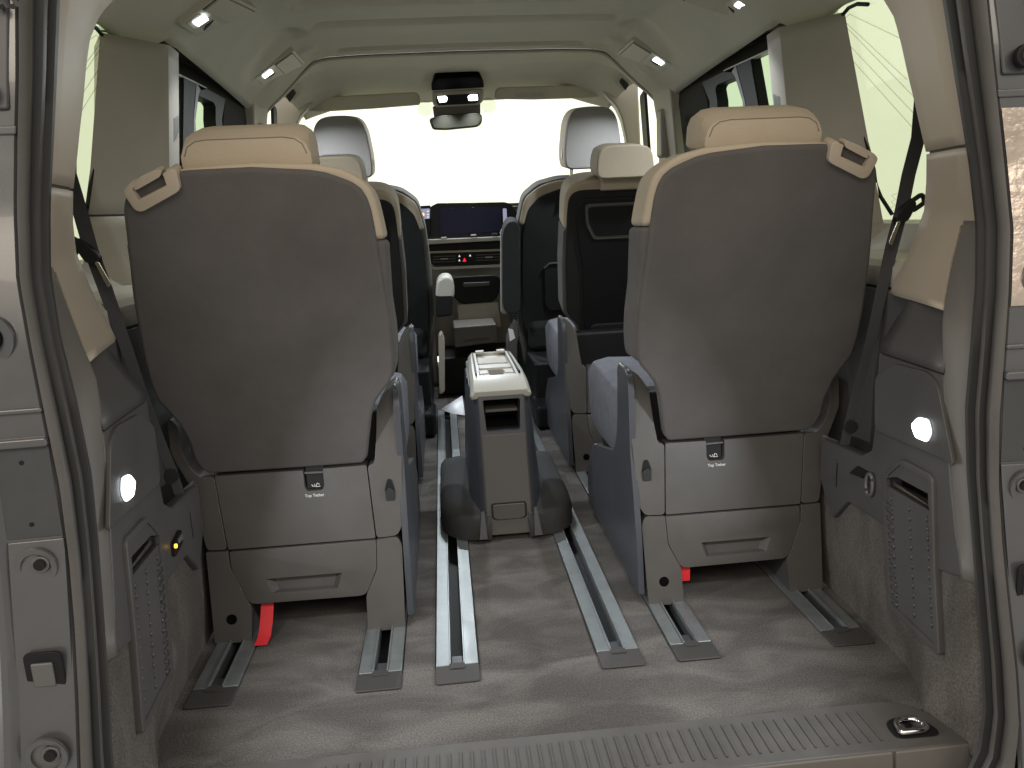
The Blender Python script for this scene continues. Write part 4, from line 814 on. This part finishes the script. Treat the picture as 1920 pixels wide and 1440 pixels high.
prism('stem', fil(o_(3.50, (811, 199), (901, 193), (901, 214), (814, 220)), .006), (0, .05, 0), 'plastic_taupe', mi, bevel=.004)
prism('mirror_housing', fil(o_(3.47, (804, 223), (814, 219), (828, 216), (896, 211), (904, 215), (904, 230), (896, 237), (836, 243), (811, 242)), .012, 4), (0, .035, 0), 'mirror_back', mi, bevel=.006)
prism('mirror_glass', fil(inner(o_(3.469, (806, 225), (828, 218), (896, 213), (902, 217), (902, 229), (895, 235), (836, 241), (812, 240)), .96), .008), (0, .002, 0), 'mirror_back', mi)
for k, (u, v) in enumerate(((797, 203), (916, 197))):
    c_ = o_(3.66, (u, v))[0]; tag(disc('sensor_cover', c_, (0, 1, 0), .034, .008, 'sensor_glass', n=24, bevel=.003), 'pale round sensor cover on the windscreen '+('left' if k == 0 else 'right')+' of the mirror', 'sensor', 'windscreen sensors')
vl = prism('sun_visor', fil(o_(3.48, (561, 206), (562, 190), (570, 184), (780, 173), (787, 180), (788, 197), (700, 204), (600, 210)), .012), (0, .03, .006), 'visor', bevel=.007)
tag(vl, 'folded plain sun visor left of the mirror', 'sun visor', 'sun visors')
vr = prism('sun_visor', fil(o_(3.48, (928, 186), (929, 170), (935, 164), (1145, 157), (1153, 163), (1152, 178), (1100, 184), (1000, 187)), .012), (0, .03, .006), 'visor', bevel=.007)
tag(vr, 'folded sun visor with a pale sticker right of the mirror', 'sun visor', 'sun visors')
prism('sticker', [q-np.array([0, .0012, 0]) for q in o_(3.48, (966, 175), (1022, 173), (1022, 182), (966, 183))], (0, .001, 0), 'sticker', vr)

# ------------------------------------------------------------------ reading lamps and coat hooks on the headliner
def reading_lamp(sx, P0, cor, lens, sw, div, label, power):
    n = np.array([.089, 0, -.115]); n = n/np.linalg.norm(n)
    f = lambda uv, o=0: [np.array([sx*abs(q[0]), q[1], q[2]])+np.array([-sx*n[0], n[1], n[2]])*o for q in PP(P0, n, *uv)]
    nn = np.array([-sx*n[0], n[1], n[2]])
    c = f(cor); root = empty('reading_lamp', sum(c)/4); tag(root, label, 'lamp', 'roof reading lamps')
    fr = prism('frame', fil(c, .010), -nn*.028, 'plastic_unit', root, bevel=.004)
    cb = [c[i]*(1-t)+c[j]*t for i, j, t in [(0, 1, .05), (0, 1, .42), (3, 2, .42), (3, 2, .05)]]
    cb = inner(cb, .86); prism('lamp_plate', fil([q+nn*.0012 for q in cb], .008), -nn*.004, 'plastic_unit', root, bevel=.001)
    cv = inner([c[i]*(1-t)+c[j]*t for i, j, t in [(0, 1, .48), (0, 1, .95), (3, 2, .95), (3, 2, .48)]], .9)
    prism('shadow_gap', [q+nn*.0005 for q in inner(cv, 1.06)], -nn*.004, 'plastic_black', root)
    prism('cover_flap', fil([q+nn*.004 for q in cv], .004), -nn*.007, 'plastic_unit', root, bevel=.002)
    le = f(lens, .0045); prism('lens', fil(le, .004), -nn*.004, 'lens_cool', root, bevel=.0005)
    prism('switch', f(sw, .003), -nn*.003, 'plastic_black', root, bevel=.0005)
    ce = sum(le)/len(le)
    area_light('reading_lamp_light', ce+nn*.01, ce+np.array([-sx*.45, .0, -1.2]), (.03, .03), power, (.86, .93, 1.0), root, 105)
P2 = (-.60, 2.66, 1.230); c2 = [(478, 147), (551, 94), (573, 119), (493, 159)]; l2 = [(491, 141), (506, 129), (511, 134), (495, 145)]; s2 = [(501, 146), (507, 140), (515, 136), (508, 142)]
P1 = (-.619, 1.868, 1.168); c1 = [(338, 48), (418, -14), (486, 19), (372, 69)]; l1 = [(360, 40), (382, 26), (389, 34), (369, 47)]; s1 = [(381, 56), (385, 46), (399, 37), (392, 46)]
reading_lamp(-1, P1, c1, l1, s1, None, 'lit reading lamp nearest the camera above the left window', 2.0)
reading_lamp(1, (-.619, 1.868, 1.186), c1, l1, s1, None, 'reading lamp at the upper right, cut off by the picture edge', 2.0)
reading_lamp(-1, P2, c2, l2, s2, None, 'lit reading lamp on the left of the roof near the windscreen', 2.8)
reading_lamp(1, P2, c2, l2, s2, None, 'lit reading lamp on the right of the roof near the windscreen', 2.8)
for sx, side in ((-1, 'left'), (1, 'right')):
    H0, HN = (-.655, 3.27, 1.268), (.035, -.03, -.115)
    f = lambda *uv: [np.array([sx*abs(q[0]), q[1], q[2]]) for q in PP(H0, HN, *uv)]
    root = empty('coat_hook', f((550, 172))[0]); tag(root, 'pale folding coat hook above the '+side+' front window', 'coat hook', 'coat hooks')
    prism('bracket', fil(f((531, 176), (551, 158), (562, 161), (566, 172), (548, 193), (543, 190)), .012), (0, .006, .022), 'plastic_pale', root, bevel=.003)
    prism('hook_recess', [q-np.array([-sx*.0, .004, .006]) for q in f((537, 180), (550, 167), (555, 173), (543, 190))], (0, .004, .01), 'plastic_black', root, bevel=.001)
